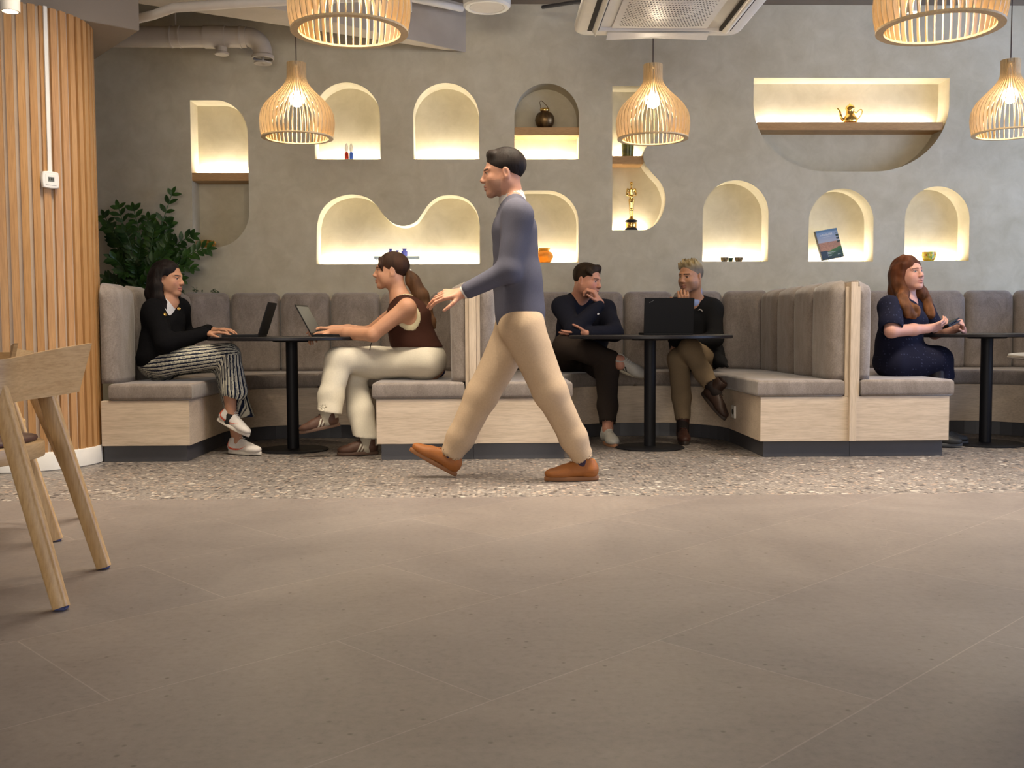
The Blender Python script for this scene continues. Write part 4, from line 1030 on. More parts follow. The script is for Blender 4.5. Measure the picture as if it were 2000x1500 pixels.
# ================================================================ people: implicit surfaces turned into one mesh per body or garment
A = lambda *p: np.array(p, dtype=np.float64)
def unit(v): v = np.array(v, float); return v/(np.linalg.norm(v)+1e-12)
class Sd:
    def __init__(s, h=.006): s.pr = []; s.h = h; s.fine = []
    def _add(s, lo, hi, fn, k, op): s.pr.append((np.array(lo), np.array(hi), fn, k, op)); return s
    def cone(s, a, b, ra, rb=None, k=.02, side=None, flat=1., op=1):
        a = np.array(a, float); b = np.array(b, float); rb = ra if rb is None else rb; w = b-a; L2 = float(w@w)+1e-12; rm = max(ra, rb)
        if side is not None: sv = np.array(side, float); sv = sv-w*(sv@w)/L2; sv = unit(sv)
        def fn(X, Y, Z):
            x = X-a[0]; y = Y-a[1]; z = Z-a[2]
            t = np.clip((x*w[0]+y*w[1]+z*w[2])/L2, 0, 1)
            x = x-t*w[0]; y = y-t*w[1]; z = z-t*w[2]; q = x*x+y*y+z*z
            if side is None: return np.sqrt(q)-(ra+(rb-ra)*t)
            d = x*sv[0]+y*sv[1]+z*sv[2]
            return (np.sqrt(d*d+np.maximum(q-d*d, 0)/flat**2)-(ra+(rb-ra)*t))*min(1, (flat+1)/2)
        return s._add(np.minimum(a, b)-rm, np.maximum(a, b)+rm, fn, k, op)
    def chain(s, pts, rs, k=.015, **kw):
        if not hasattr(rs, '__len__'): rs = [rs]*len(pts)
        for i in range(len(pts)-1): s.cone(pts[i], pts[i+1], rs[i], rs[i+1], k=k, **kw)
        return s
    def ell(s, c, r, M=None, k=.02, op=1):
        c = np.array(c, float); r = np.array(r, float); M = np.eye(3) if M is None else M; e = np.sqrt(((M*r)**2).sum(1)); m = r.min()
        def fn(X, Y, Z):
            x = X-c[0]; y = Y-c[1]; z = Z-c[2]
            l = [(x*M[0, i]+y*M[1, i]+z*M[2, i]) for i in range(3)]
            k0 = np.sqrt(sum((l[i]/r[i])**2 for i in range(3))); k1 = np.sqrt(sum((l[i]/r[i]**2)**2 for i in range(3)))+1e-9
            return k0*(k0-1)/k1
        return s._add(c-e, c+e, fn, k, op)
    def box(s, c, hf, M=None, r=.005, k=.005, op=1):
        c = np.array(c, float); hf = np.array(hf, float); M = np.eye(3) if M is None else M; e = np.abs(M*hf).sum(1)
        def fn(X, Y, Z):
            x = X-c[0]; y = Y-c[1]; z = Z-c[2]
            q = [np.abs(x*M[0, i]+y*M[1, i]+z*M[2, i])-hf[i]+r for i in range(3)]
            return np.sqrt(sum(np.maximum(a, 0)**2 for a in q))+np.minimum(np.maximum(np.maximum(q[0], q[1]), q[2]), 0)-r
        return s._add(c-e, c+e, fn, k, op)
    def mesh(s, smooth=1):
        lo = np.min([p[0] for p in s.pr if p[4] > 0], 0)-.02; hi = np.max([p[1] for p in s.pr if p[4] > 0], 0)+.02
        ax = []
        for i in range(3):
            g = [lo[i]]
            while g[-1] < hi[i]:
                st = s.h
                for fl_, fh, fs in s.fine:
                    if fl_[i]-.001 <= g[-1] <= fh[i]: st = min(st, fs)
                g.append(g[-1]+st)
            ax.append(np.array(g))
        D = np.full([len(a) for a in ax], .3, np.float32)
        for plo, phi, fn, k, op in s.pr:
            pad = k+.018 if op > 0 else k+.004
            sl = [slice(max(0, np.searchsorted(ax[i], plo[i]-pad)-1), np.searchsorted(ax[i], phi[i]+pad)+1) for i in range(3)]
            if any(ax[i][sl[i]].size == 0 for i in range(3)): continue
            X = ax[0][sl[0]][:, None, None].astype(np.float32); Y = ax[1][sl[1]][None, :, None].astype(np.float32); Z = ax[2][sl[2]][None, None, :].astype(np.float32)
            d = fn(X, Y, Z).astype(np.float32); o = D[sl[0], sl[1], sl[2]]
            if op > 0: h_ = np.maximum(k-np.abs(o-d), 0)/k; D[sl[0], sl[1], sl[2]] = np.minimum(o, d)-h_*h_*k*.25
            else: d = -d; h_ = np.maximum(k-np.abs(o-d), 0)/k; D[sl[0], sl[1], sl[2]] = np.maximum(o, d)+h_*h_*k*.25
        ins = D < 0
        nx, ny, nz = ins.shape
        cnt = np.zeros((nx-1, ny-1, nz-1), np.uint8)
        for a in (0, 1):
            for b in (0, 1):
                for c in (0, 1): cnt += ins[a:nx-1+a, b:ny-1+b, c:nz-1+c]
        act = np.nonzero((cnt > 0) & (cnt < 8)); n = len(act[0])
        idx = np.full(cnt.shape, -1, np.int32); idx[act] = np.arange(n)
        acc = np.zeros((n, 3)); num = np.zeros(n)
        cr = [(a, b, c) for a in (0, 1) for b in (0, 1) for c in (0, 1)]
        for p in cr:
            for d_ in range(3):
                if p[d_]: continue
                q = list(p); q[d_] = 1
                i0 = tuple(act[t]+p[t] for t in range(3)); i1 = tuple(act[t]+q[t] for t in range(3))
                d0, d1 = D[i0], D[i1]; mk = (d0 < 0) != (d1 < 0)
                t = np.where(mk, d0/(np.where(mk, d0-d1, 1)), 0)
                for a_ in range(3):
                    c0_ = ax[a_][i0[a_]]; c1_ = ax[a_][i1[a_]]; acc[:, a_] += np.where(mk, c0_+(c1_-c0_)*t, 0)
                num += mk
        V = acc/num[:, None]
        quads = []
        for d_ in range(3):
            u, v = (d_+1) % 3, (d_+2) % 3
            a_sl = [slice(None)]*3; b_sl = [slice(None)]*3; a_sl[d_] = slice(0, -1); b_sl[d_] = slice(1, None)
            for t in (u, v): a_sl[t] = slice(1, -1); b_sl[t] = slice(1, -1)
            sa, sb = ins[tuple(a_sl)], ins[tuple(b_sl)]
            e = np.nonzero(sa != sb); flip = sb[e]
            e = list(e); e[u] = e[u]+1; e[v] = e[v]+1
            def cell(du, dv_):
                c_ = list(e); c_[u] = c_[u]+du; c_[v] = c_[v]+dv_; return idx[tuple(c_)]
            q = np.stack([cell(-1, -1), cell(0, -1), cell(0, 0), cell(-1, 0)], 1)
            q[flip] = q[flip][:, ::-1]; quads.append(q)
        Q = np.concatenate(quads)
        Q = Q[(Q >= 0).all(1)]
        for _ in range(smooth):
            acc = np.zeros_like(V); num = np.zeros(len(V))
            for i in range(4):
                a = Q[:, i]; b = Q[:, (i+1) % 4]
                for c_ in range(3): acc[:, c_] += np.bincount(a, V[b, c_], len(V))+np.bincount(b, V[a, c_], len(V))
                num += np.bincount(a, minlength=len(V))+np.bincount(b, minlength=len(V))
            V = V*.5+.5*acc/np.maximum(num, 1)[:, None]
        return V, Q
def normals(V, Q):
    n = np.cross(V[Q[:, 2]]-V[Q[:, 0]], V[Q[:, 3]]-V[Q[:, 1]]); N = np.zeros_like(V)
    for i in range(4):
        for c_ in range(3): N[:, c_] += np.bincount(Q[:, i], n[:, c_], len(V))
    return N/(np.linalg.norm(N, axis=1)[:, None]+1e-12)
def folds(V, amp, freq=40., seed=0, aniso=(1, 1, 1)):
    r = np.random.RandomState(seed); o = np.zeros(len(V)); W = V*np.array(aniso)
    for i in range(5):
        d = unit(r.randn(3)); e = unit(r.randn(3)); f = freq*(.6+.8*r.rand())
        o += np.sin(W@d*f+r.rand()*6+1.6*np.sin(W@e*f*.45+r.rand()*6))
    o = o/5; return amp*(np.abs(o)**.8*np.sign(o))
def build(sd, name, m, par, color=None, disp=None, smooth=1):
    V, Q = sd.mesh(smooth)
    if disp is not None: V = V+normals(V, Q)*disp(V)[:, None]
    c = None
    if color is not None: c = color(V) if callable(color) else np.tile(np.array(color), (len(V), 1))
    return meshobj(name, V, Q, m, par, colors=c)

def head(sd, C, M, s, nose=1., male=False, jaw=1., openm=0.):
    g = lambda x, y, z: C+M@(A(x, y, z)*s)
    sd.ell(g(0, -.012, .036), A(.074, .096, .086)*s, M, k=.01*s)
    sd.ell(g(0, .030, -.018), A(.063*jaw, .062, .082)*s, M, k=.03*s)
    for x in (-1, 1):
        sd.cone(g(x*.052*jaw, -.006, -.038), g(x*.020, .062, -.094), .020*s, .017*s, k=.03*s)
        sd.ell(g(x*.036, .062, -.028), A(.024, .022, .024)*s, M, k=.02*s)
        sd.cone(g(x*.012, .088, .024), g(x*.044, .074, .022), .0085*s, .007*s, k=.014*s)
    sd.ell(g(0, .064, -.056), A(.036, .030, .034)*s, M, k=.02*s)
    sd.ell(g(0, .074, -.098), A(.020, .018, .017)*s, M, k=.02*s)
    for x in (-1, 1):
        sd.ell(g(x*.031, .098, .003), A(.017, .014, .011)*s, M, k=.012*s, op=-1)
        sd.ell(g(x*.030, .0755, .003), A(.0125, .0125, .0125)*s, M, k=.002*s)
        sd.cone(g(x*.018, .0875, .012), g(x*.043, .077, .009), .0042*s, k=.004*s)
        sd.cone(g(x*.020, .0855, -.007), g(x*.041, .0765, -.006), .0036*s, k=.005*s)
    sd.cone(g(0, .088, .016), g(0, .088+.018*nose, -.026), .0085*s, .0112*s, k=.016*s)
    sd.ell(g(0, .089+.020*nose, -.029), A(.0115, .0105, .0095)*s, M, k=.010*s)
    for x in (-1, 1): sd.ell(g(x*.046*jaw, .022, -.048), A(.020, .042, .040)*s, M, k=.025*s)
    for x in (-1, 1): sd.ell(g(x*.0115, .096+.006*nose, -.034), A(.0085, .010, .007)*s, M, k=.008*s)
    sd.cone(g(-.020, .085, -.062), g(0, .0975, -.0595), .0045*s, .0062*s, k=.006*s); sd.cone(g(.020, .085, -.062), g(0, .0975, -.0595), .0045*s, .0062*s, k=.006*s)
    sd.cone(g(-.016, .086, -.070), g(0, .0945, -.072), .005*s, .0072*s, k=.006*s); sd.cone(g(.016, .086, -.070), g(0, .0945, -.072), .005*s, .0072*s, k=.006*s)
    sd.cone(g(-.022, .091, -.0650), g(0, .103, -.0655), .0016*s, k=.003*s, op=-1); sd.cone(g(.022, .091, -.065), g(0, .103, -.0655), .0016*s, k=.003*s, op=-1)
    for x in (-1, 1):
        me_ = M@rotm((0, 0, 1), -x*.35)@rotm((1, 0, 0), -.2)
        sd.ell(g(x*.075, -.012, -.006), A(.0085, .019, .032)*s, me_, k=.006*s)
        sd.ell(g(x*.085, -.008, -.002), A(.006, .010, .019)*s, me_, k=.005*s, op=-1)
        sd.cone(g(x*.074, -.002, -.03), g(x*.070, .0, -.036), .008*s, k=.006*s)
def headcolor(V, cols, C, M, s, skin, brow=(.03, .015, .01), lip=(.35, .12, .10), iris=(.03, .02, .012), stubble=None, cheek=None, scalp=None):
    L = (V-C)@M/s; x, y, z = np.abs(L[:, 0]), L[:, 1], L[:, 2]; ok = (np.linalg.norm(L, axis=1) < .17) & (y > .0)
    def put(mk, c, a=1.):
        mk = mk & ok; cols[mk] = cols[mk]*(1-a)+np.array(c)*a
    if cheek is not None: w = np.exp(-((x-.04)**2+(z+.03)**2)/.0004)*(y > .03)*ok; cols += (np.array(cheek)-cols)*w[:, None]*.6
    if stubble is not None: put((z < -.035) & (y > .02) & ~((x < .018) & (z > -.05)), stubble, .45)
    put((x > .010) & (x < .050) & (np.abs(z-(.024+.10*(x-.01)-1.6*(x-.01)**2-.0035)) < .0042) & (y > .055), brow, .85)
    put((y > .075) & (x < .024-.0*x) & (z > -.078) & (z < -.0545) & (x*.25 < (z+.082)) & (y > .083-.1*x), lip, .5)
    put((x < .021) & (np.abs(z+.0653) < .0016) & (y > .08), (.08, .02, .02), .8)
    e = (np.sqrt(((x-.030)/.0130)**2+((z-.002)/.0050)**2) < 1) & (y > .074)
    put(e, (.34, .29, .26), .9); put(e & (np.sqrt((x-.031)**2+(z-.0025)**2) < .0060), iris, 1.)
    put((np.abs(z-(.0095-.25*(x-.03)**2*60*.25)) < .0019) & (np.abs(x-.031) < .0145) & (y > .07), brow, .9)
    put((x < .012) & (x > .004) & (np.abs(z+.0385) < .002) & (y > .094), (.06, .02, .015), .6)
    return cols
def hand(sd, W, F_, N_, side, curl=(.5, .5, .5, .5), thumb=(.5, .3), size=1., spread=.03, k=.004, root_r=.026, first=None):
    """W wrist, F_ along the palm, N_ out of the palm, side: +1 when thumb lies along +S = cross(N,F)"""
    f = unit(F_); n = unit(np.array(N_, float)-f*np.dot(N_, f)); s_ = np.cross(n, f)*side; z = size
    sd.cone(W, W+f*.03*z, root_r*z, .024*z, k=.02, side=s_, flat=.72)
    for o in (-.024, -.008, .008, .024):
        sd.cone(W+f*.02*z+s_*o*z*.7, W+f*.085*z+s_*o*z*1.25, .0125*z, .0105*z, k=.012, side=s_, flat=1.0)
    sd.ell(W+f*.04*z+s_*.018*z+n*.006*z, A(.016, .028, .014)*z, np.stack([s_, f, n], 1), k=.012)
    lens = ((.044, .026, .021), (.048, .030, .022), (.044, .028, .021), (.035, .021, .018)); tips = []
    for i in range(4):
        o = (.031, .0105, -.0105, -.030)[i]; p = W+f*(.090, .094, .090, .082)[i]*z+s_*o*z; c = curl[i] if hasattr(curl, '__len__') else curl; a = 0.
        sp = (1.5-i)*spread; d0 = unit(f+s_*sp)
        for j in range(3):
            a += c*(.9, 1.15, .75)[j]; d = d0*cos(a)+n*sin(a); q = p+d*lens[i][j]*z
            sd.cone(p, q, (.0090, .0082, .0074)[j]*z, (.0083, .0075, .0062)[j]*z, k=k if j else .006); p = q
        tips.append(p)
    p = W+f*.022*z+s_*.024*z+n*.006*z; d = unit(f*.75+s_*.75+n*.25)
    for j, l in enumerate((.040, .032, .026)):
        if j: d = unit(d+n*thumb[0]*.8+f*.35-s_*thumb[1])
        q = p+d*l*z; sd.cone(p, q, (.0125, .0098, .0090)[j]*z, (.0102, .0092, .0072)[j]*z, k=.008 if j == 0 else .003); p = q
    return tips
def pt(*l): return [P(*q) for q in l]

M_skin = colmat('skin', .5, bsc=180, bst=.05, bd=.001, spec=.35, sss=.12, vary=.06)
M_cloth = colmat('cloth_fine', .85, bsc=350, bst=.25, bd=.001, spec=.15, vary=.12, sheen=.0)
M_knit = colmat('cloth_coarse', .95, bsc=160, bst=.4, bd=.002, spec=.05, vary=.25)
M_denim = colmat('cloth_cotton', .9, bsc=260, bst=.3, bd=.001, spec=.1, vary=.1)
M_hair = colmat('hair', .62, bsc=60, bst=.9, bd=.004, spec=.16, vary=.45, stretch=(1, 1, .12))
M_shoe = colmat('shoe_leather', .55, bsc=120, bst=.1, bd=.001, spec=.3, vary=.08)
M_sole = {}

# shoes: one template, local frame x right, y toe, z up, ankle above the origin
def shoe_template(kind):
    sd = Sd(.0038)
    sd.ell((0, -.035, .052), (.034, .042, .048), k=.01)
    sd.cone((0, -.03, .05), (0, .10, .040), .037, .040, k=.02, side=(1, 0, 0), flat=.85)
    sd.ell((.004, .130, .034), (.043, .062, .030), k=.025)
    sd.cone((0, -.005, .085), (0, .085, .055), .031, .026, k=.02)
    if kind == 'boot': sd.cone((0, -.02, .06), (0, -.018, .150), .040, .046, k=.02); sd.cone((0, -.018, .145), (0, -.018, .17), .036, k=.003, op=-1)
    else: sd.cone((0, -.025, .06), (0, -.02, .098), .038, .037, k=.02); sd.ell((0, -.022, .118), (.031, .040, .026), k=.004, op=-1)
    sd.box((0, .05, -.02), (.09, .3, .038), r=.001, k=.002, op=-1)
    return sd.mesh(1)
SHT = {k: shoe_template(k) for k in ('low', 'boot')}
def shoe(par, ank, toe, up=(0, 0, 1), kind='low', color=(.6, .6, .58), solec=(.6, .58, .54), stripe=None, stripes=0, swoosh=None, laces=(.6, .6, .58), sc=1., name='shoe', tongue=None, sgn=1):
    Mf = frame(toe, up); org = np.array(ank)-Mf[:, 2]*.085*sc
    V, Q = SHT[kind]; L = V.copy(); W = org+(V*sc)@Mf.T
    c = np.tile(np.array(color, float), (len(V), 1)); x, y, z = L.T
    if stripe is not None and stripes:
        ph = (y-.012+.55*(z-.03))/.021; c[(ph > 0) & (ph < stripes) & ((ph % 1) < .55) & (z < .074) & (z > .020) & (np.abs(x) > .020)] = stripe
        c[(y < -.055) & (z > .06)] = stripe
    if swoosh is not None:
        t = (y+.05)/.15; zc_ = .040+.030*np.clip(t-.25, 0, 1)**1.6*0+.020*np.clip(.25-t, 0, 1)*3
        curve = .034+.09*(t-.42)**2; wdt = .009*np.clip(1-t, 0, 1)
        c[(t > 0) & (t < 1) & (np.abs(z-curve) < wdt) & (np.abs(x) > .02)] = swoosh
        c[(y < -.05) & (z > .055)] = swoosh
    o = meshobj(name, W, Q, M_shoe, par, colors=c)
    # sole
    n = 40; poly = []
    for i in range(n):
        a = 2*pi*i/n; yy = cos(a); xx = sin(a)
        wd = .041 if yy > .2 else .034+.007*max(0, (yy+.4)/.6)
        poly.append((xx*wd*(1-.12*max(0, yy-.6)), .058+yy*.136))
    poly = poly[::-1]
    Vs, Fs = extrude(poly, 0, .022 if kind == 'low' else .024, .004, 2)
    Vs = org+(np.array(Vs)*sc)@Mf.T
    key = tuple(solec)
    if key not in M_sole: M_sole[key] = plain('sole_rubber', solec, .6)
    meshobj('sole', Vs, Fs, M_sole[key], o, cut=40)
    mb = MB()
    for i in range(5):
        yy = .020+.016*i; zz = .1125-.0105*i-.0
        for sg in (-1, 1):
            mb.tube([org+Mf@(A(xx*sg, yy+.012*(xx+.018)/.036, zz-.10*xx*xx*60*.12)*sc) for xx in (-.018, -.009, 0, .009, .018)], .0022*sc, 5)
    key2 = ('l',)+tuple(laces)
    if key2 not in M_sole: M_sole[key2] = plain('laces', laces, .8)
    mb.obj('laces', M_sole[key2], o)
    return o
def limbs(sd, J, sk=1., arms=True, legs=True, fat=1.):
    f = fat
    if arms:
        for s_ in '01':
            sd.cone(J['S'+s_], J['E'+s_], .047*f, .038*f, k=.03); sd.cone(J['E'+s_], J['W'+s_]*.6+J['E'+s_]*.4, .037*f, .034*f, k=.02); sd.cone(J['W'+s_]*.6+J['E'+s_]*.4, J['W'+s_], .034*f, .0255*f, k=.02)
    if legs:
        for s_ in '01':
            sd.cone(J['H'+s_], J['K'+s_], .072*f, .050*f, k=.03); m = J['K'+s_]*.65+J['A'+s_]*.35
            sd.cone(J['K'+s_], m, .048*f, .050*f, k=.02); sd.cone(m, J['A'+s_], .050*f, .034*f, k=.02); sd.cone(J['A'+s_], J['A'+s_]-A(0, 0, .03), .034*f, k=.01)
def torso(sd, J, wd, dp, grow=0., waist=.85, chest=1., k=.05, shoulder=.055, bust=0., front=None):
    """wd, dp half width and depth at the chest; follows pelvis -> waist -> chest -> neck"""
    side = unit(J['S1']-J['S0']); hs = unit(J['H1']-J['H0'])
    sd.cone(J['P'], J['Wa'], wd*.98+grow, wd*waist+grow, k=k, side=hs, flat=(dp/wd)*1.05)
    sd.cone(J['Wa'], J['C'], wd*waist+grow, wd*chest+grow, k=k, side=side, flat=dp/wd)
    sd.cone(J['C'], J['N'], wd*chest+grow, wd*.5+grow, k=k, side=side, flat=dp/wd*.85)
    for s_ in '01': sd.cone(J['N']+(J['C']-J['N'])*.18, J['S'+s_], shoulder*.9+grow, shoulder+grow, k=.04)
    if bust and front is not None:
        for sg in (-1, 1): sd.ell(J['C']+side*sg*wd*.48+front*dp*.55-A(0, 0, .03), A(.062, .062, .062)*bust, k=.05)
def person(pos, label):
    return root('person', pos, label, 'person')
def fineHead(sd, C, s, h=.0026): sd.fine.append((C-.15*s, C+.15*s, h))
def fineAt(sd, p, r, h=.0033): sd.fine.append((p-r, p+r, h))
def vary(c, V, amp=.1, f=60, seed=1):
    return np.array(c)*(1+folds(V, amp, f, seed))[:, None]

# ------------------------------------------------ 1: woman in the black jacket (faces right)
def woman_jacket():
    sk = (.40, .205, .125); Y0 = 6.30
    J = {}
    J['H0'] = P(324, 708, 6.22); J['H1'] = P(330, 708, 6.42); J['P'] = P(322, 706, 6.32)
    J['Wa'] = P(318, 668, 6.33); J['C'] = P(318, 622, 6.33); J['N'] = P(331, 588, 6.33)
    J['S0'] = P(301, 606, 6.22); J['S1'] = P(350, 602, 6.47)
    J['E0'] = P(322, 671, 6.12); J['W0'] = P(402, 652, 6.27); J['E1'] = P(362, 664, 6.58); J['W1'] = P(412, 646, 6.46)
    J['K0'] = P(446, 692, 6.20); J['A0'] = P(451, 810, 6.20); J['K1'] = P(436, 704, 6.38); J['A1'] = P(464, 862, 6.25)
    o = person((J['P'][0], J['P'][1], .47), 'dark haired woman in black jacket and striped trousers typing on a laptop, seated far left')
    C = P(328, 545, 6.33); Mh = frame((.97, -.22, -.02), (.05, 0, 1)); s = .93
    sd = Sd(.0055); head(sd, C, Mh, s, nose=.9); fineHead(sd, C, s)
    sd.cone(C+Mh@A(0, -.022, -.06)*s, J['N']-A(0, 0, .02), .047, .052, k=.025)
    torso(sd, J, .13, .085, waist=.8, shoulder=.04); limbs(sd, J, fat=.95)
    for w_, fwd, sd_, cu in (('W0', (1, .10, .10), 1, (.25, .3, .35, .4)), ('W1', (1, -.15, .12), -1, (.3, .3, .3, .35))):
        fineAt(sd, J[w_]+A(.09, 0, 0), .11); hand(sd, J[w_], fwd, (.1, 0, -1), sd_, cu, (.3, .1), .92)
    def col(V):
        c = np.tile(np.array(sk), (len(V), 1)); return headcolor(V, c, C, Mh, s, sk, brow=(.012, .006, .005), lip=(.34, .09, .08), iris=(.012, .007, .005), cheek=(.48, .22, .15))
    build(sd, 'body', M_skin, o, col)
    # white top, black jacket
    fr = unit(A(.72, -.69, 0))
    sd = Sd(.006); torso(sd, J, .135, .092, grow=.004, waist=.85, shoulder=.045, bust=.85, front=fr)
    sd.cone(J['N']+A(0, 0, .0), J['N']+A(.03, -.01, .10), .056, .085, k=.01, op=-1)
    build(sd, 'white_top', M_cloth, o, (.52, .52, .55))
    sd = Sd(.006); torso(sd, J, .148, .105, grow=.010, waist=.95, shoulder=.050, bust=.95, front=fr)
    sd.cone(J['P']+A(-.01, 0, .03), J['Wa'], .182, .150, k=.04, side=(0, 1, 0), flat=.88)
    zc1 = P(320, 716, 6.2)[2]; sd.box(A(J['P'][0], J['P'][1], zc1-.15), (.3, .35, .15), r=.001, k=.006, op=-1)
    sd.cone(J['S0'], J['E0'], .064, .056, k=.04); sd.cone(J['E0'], J['W0']-A(.01, 0, 0), .055, .042, k=.03)
    sd.cone(J['S1'], J['E1'], .062, .054, k=.04); sd.cone(J['E1'], J['W1']-A(.02, 0, 0), .053, .042, k=.03)
    nb = J['N']; sd.cone(nb+fr*.06+A(0, -.02, .10), nb+fr*.14+A(.01, -.035, -.115), .100, .074, k=.01, op=-1); sd.cone(nb+A(0, 0, .01), nb+fr*.05+A(0, 0, .10), .062, .085, k=.01, op=-1)
    build(sd, 'jacket', M_knit, o, (.006, .006, .007), lambda V: folds(V, .0045, 32, 3))
    mb = MB()
    for px, py, Y in ((349, 603, 6.22), (322, 614, 6.14), (367, 626, 6.3), (386, 681, 6.12), (320, 708, 6.13), (333, 648, 6.10)):
        pp = P(px, py, Y); r_ = .011; V = []
        mb.lathe([(0, -.004), (r_*.8, -.004), (r_, 0), (r_*.8, .004), (0, .004)], pp, 14, rotm((1, 0, 0), R(80)))
    for i in range(6): pass
    mb = MB()
    for px, py in ((349, 603), (322, 614), (386, 682), (321, 708)):
        # march from the camera side until the jacket is met
        mbp = (px, py)
        hit = ray_hit(o, 'jacket', px, py)
        if hit is None: continue
        pp, nn_ = hit; Mx = np.stack([unit(np.cross(nn_, (0, 0, 1))), unit(np.cross(nn_, np.cross(nn_, (0, 0, 1)))), nn_], 1)
        b = MB().lathe([(0, -.003), (.010, -.003), (.0125, .001), (.010, .005), (.004, .004), (0, .004)], pp, 16, Mx)
        b.obj('button', M_gold, o)
    # trousers with stripes along the leg
    segs = [(J['H0'], J['K0'], .0), (J['K0'], J['A0'], 1.), (J['H1'], J['K1'], 2.), (J['K1'], J['A1'], 3.)]
    cut0 = J['K0']*.45+J['A0']*.55
    sd = Sd(.0032); hs = (0, 1, 0)
    sd.cone(J['P']+A(-.02, 0, .0), J['P']+A(.03, 0, .03), .135, .12, k=.05, side=hs, flat=.9)
    sd.ell(J['P']+A(-.03, 0, -.01), (.13, .165, .095), k=.04)
    sd.cone(J['H0'], J['K0'], .088, .072, k=.05); sd.cone(J['H1'], J['K1'], .088, .070, k=.05)
    a0 = J['K0']+(J['A0']-J['K0'])*.62; sd.cone(J['K0'], a0+A(.028, 0, 0), .070, .082, k=.03, side=(1, 0, 0), flat=.8)
    a1 = J['K1']+(J['A1']-J['K1'])*.74; sd.cone(J['K1'], a1+A(.040, .02, 0), .068, .088, k=.03, side=(1, 0, 0), flat=.8)
    sd.box(a0+A(-.02, -.02, -.145), (.16, .095, .10), rotm((0, 1, 0), R(28)), r=.002, k=.004, op=-1)
    sd.box(a1+A(.04, .03, -.075), (.16, .15, .085), rotm((0, 1, 0), R(-6)), r=.002, k=.004, op=-1)
    sd.cone(a0+A(.015, 0, -.20), a0+A(.01, 0, .0), .062, .055, k=.004, op=-1)
    def scol(V):
        best = np.full(len(V), 9.); ang = np.zeros(len(V)); rad = np.zeros(len(V))
        for a, b, _ in segs:
            w_ = b-a; t = np.clip((V-a)@w_/(w_@w_), -.3, 1); q = V-a-np.clip(t, 0, 1)[:, None]*w_; d = np.linalg.norm(q, axis=1)
            e1 = unit(np.cross(w_, (0, 1, 0))); e2 = unit(np.cross(w_, e1)); an = np.arctan2(q@e1, q@e2)
            m_ = d < best; best[m_] = d[m_]; ang[m_] = an[m_]
        f = (ang*.080/.0235) % 1
        c = np.where(((f < .42) | ((f > .58) & (f < .68)))[:, None], A(.010, .014, .035), A(.56, .54, .44)); return c
    build(sd, 'trousers', M_denim, o, scol, lambda V: folds(V, .004, 28, 5))
    # hair
    sd = Sd(.0045); g = lambda x, y, z: C+Mh@(A(x, y, z)*s)
    sd.ell(g(0, -.018, .040), A(.084, .103, .094)*s, Mh, k=.01)
    for x in (-1, 1):
        sd.chain([g(x*.06, -.03, .03), g(x*.085, -.030, -.05), g(x*.090, -.010, -.13), g(x*.085, .02, -.215)], [.045, .04, .040, .026], k=.03)
        sd.chain([g(x*.04, -.07, .0), g(x*.05, -.085, -.10), g(x*.06, -.07, -.19)], [.05, .045, .03], k=.03)
        sd.chain([g(x*.07, .02, .06), g(x*.086, .0, .0), g(x*.088, .004, -.07)], [.02, .016, .02], k=.02)
    sd.ell(g(0, .085, -.035), A(.066, .062, .094)*s, Mh, k=.008, op=-1); sd.ell(g(.0, .085, -.01), A(.05, .05, .082)*s, Mh, k=.01, op=-1)
    sd.ell(g(.078, .018, -.012), A(.026, .020, .034)*s, Mh, k=.006, op=-1); sd.ell(g(.075, .05, -.09), A(.03, .05, .06)*s, Mh, k=.01, op=-1)
    build(sd, 'hair', M_hair, o, lambda V: vary((.008, .0045, .0045), V, .5, 90, 2), lambda V: folds((V-C)@Mh, .003, 130, 4, (1, 1, .12)))
    e = g(.079, -.004, -.040); MB().lathe([(0, -.005), (.004, -.003), (.005, 0), (.004, .003), (0, .005)], e, 12).obj('earring', M_whitem, o)
    shoe(o, J['A0']+A(.0, 0, .004), (.80, -.25, -.38), (.35, 0, 1), color=(.62, .58, .54), swoosh=(.62, .10, .05), solec=(.6, .56, .50), laces=(.68, .66, .62), sc=.90)
    shoe(o, A(J['A1'][0], J['A1'][1], .083), (.88, -.38, 0), color=(.62, .58, .54), swoosh=(.62, .10, .05), solec=(.6, .56, .50), laces=(.68, .66, .62), sc=.92)
    for a_ in ('A0',):
        sd = Sd(.004); sd.cone(J[a_]+A(-.004, 0, -.04), J[a_]+A(-.003, 0, -.006), .0395, .0375, k=.01); build(sd, 'sock', M_cloth, o, (.02, .02, .02))
def ray_hit(par, name, px, py):
    for ch in par.children:
        if ch.name.split('.')[0] == name:
            off = Vector(origin_of(par)); d = Vector(ray(px, py)).normalized()
            ok, loc, nor, idx = ch.ray_cast(Vector((0, 0, EYE))-off, d)
            if ok: return np.array(loc+off), np.array(nor)
    return None

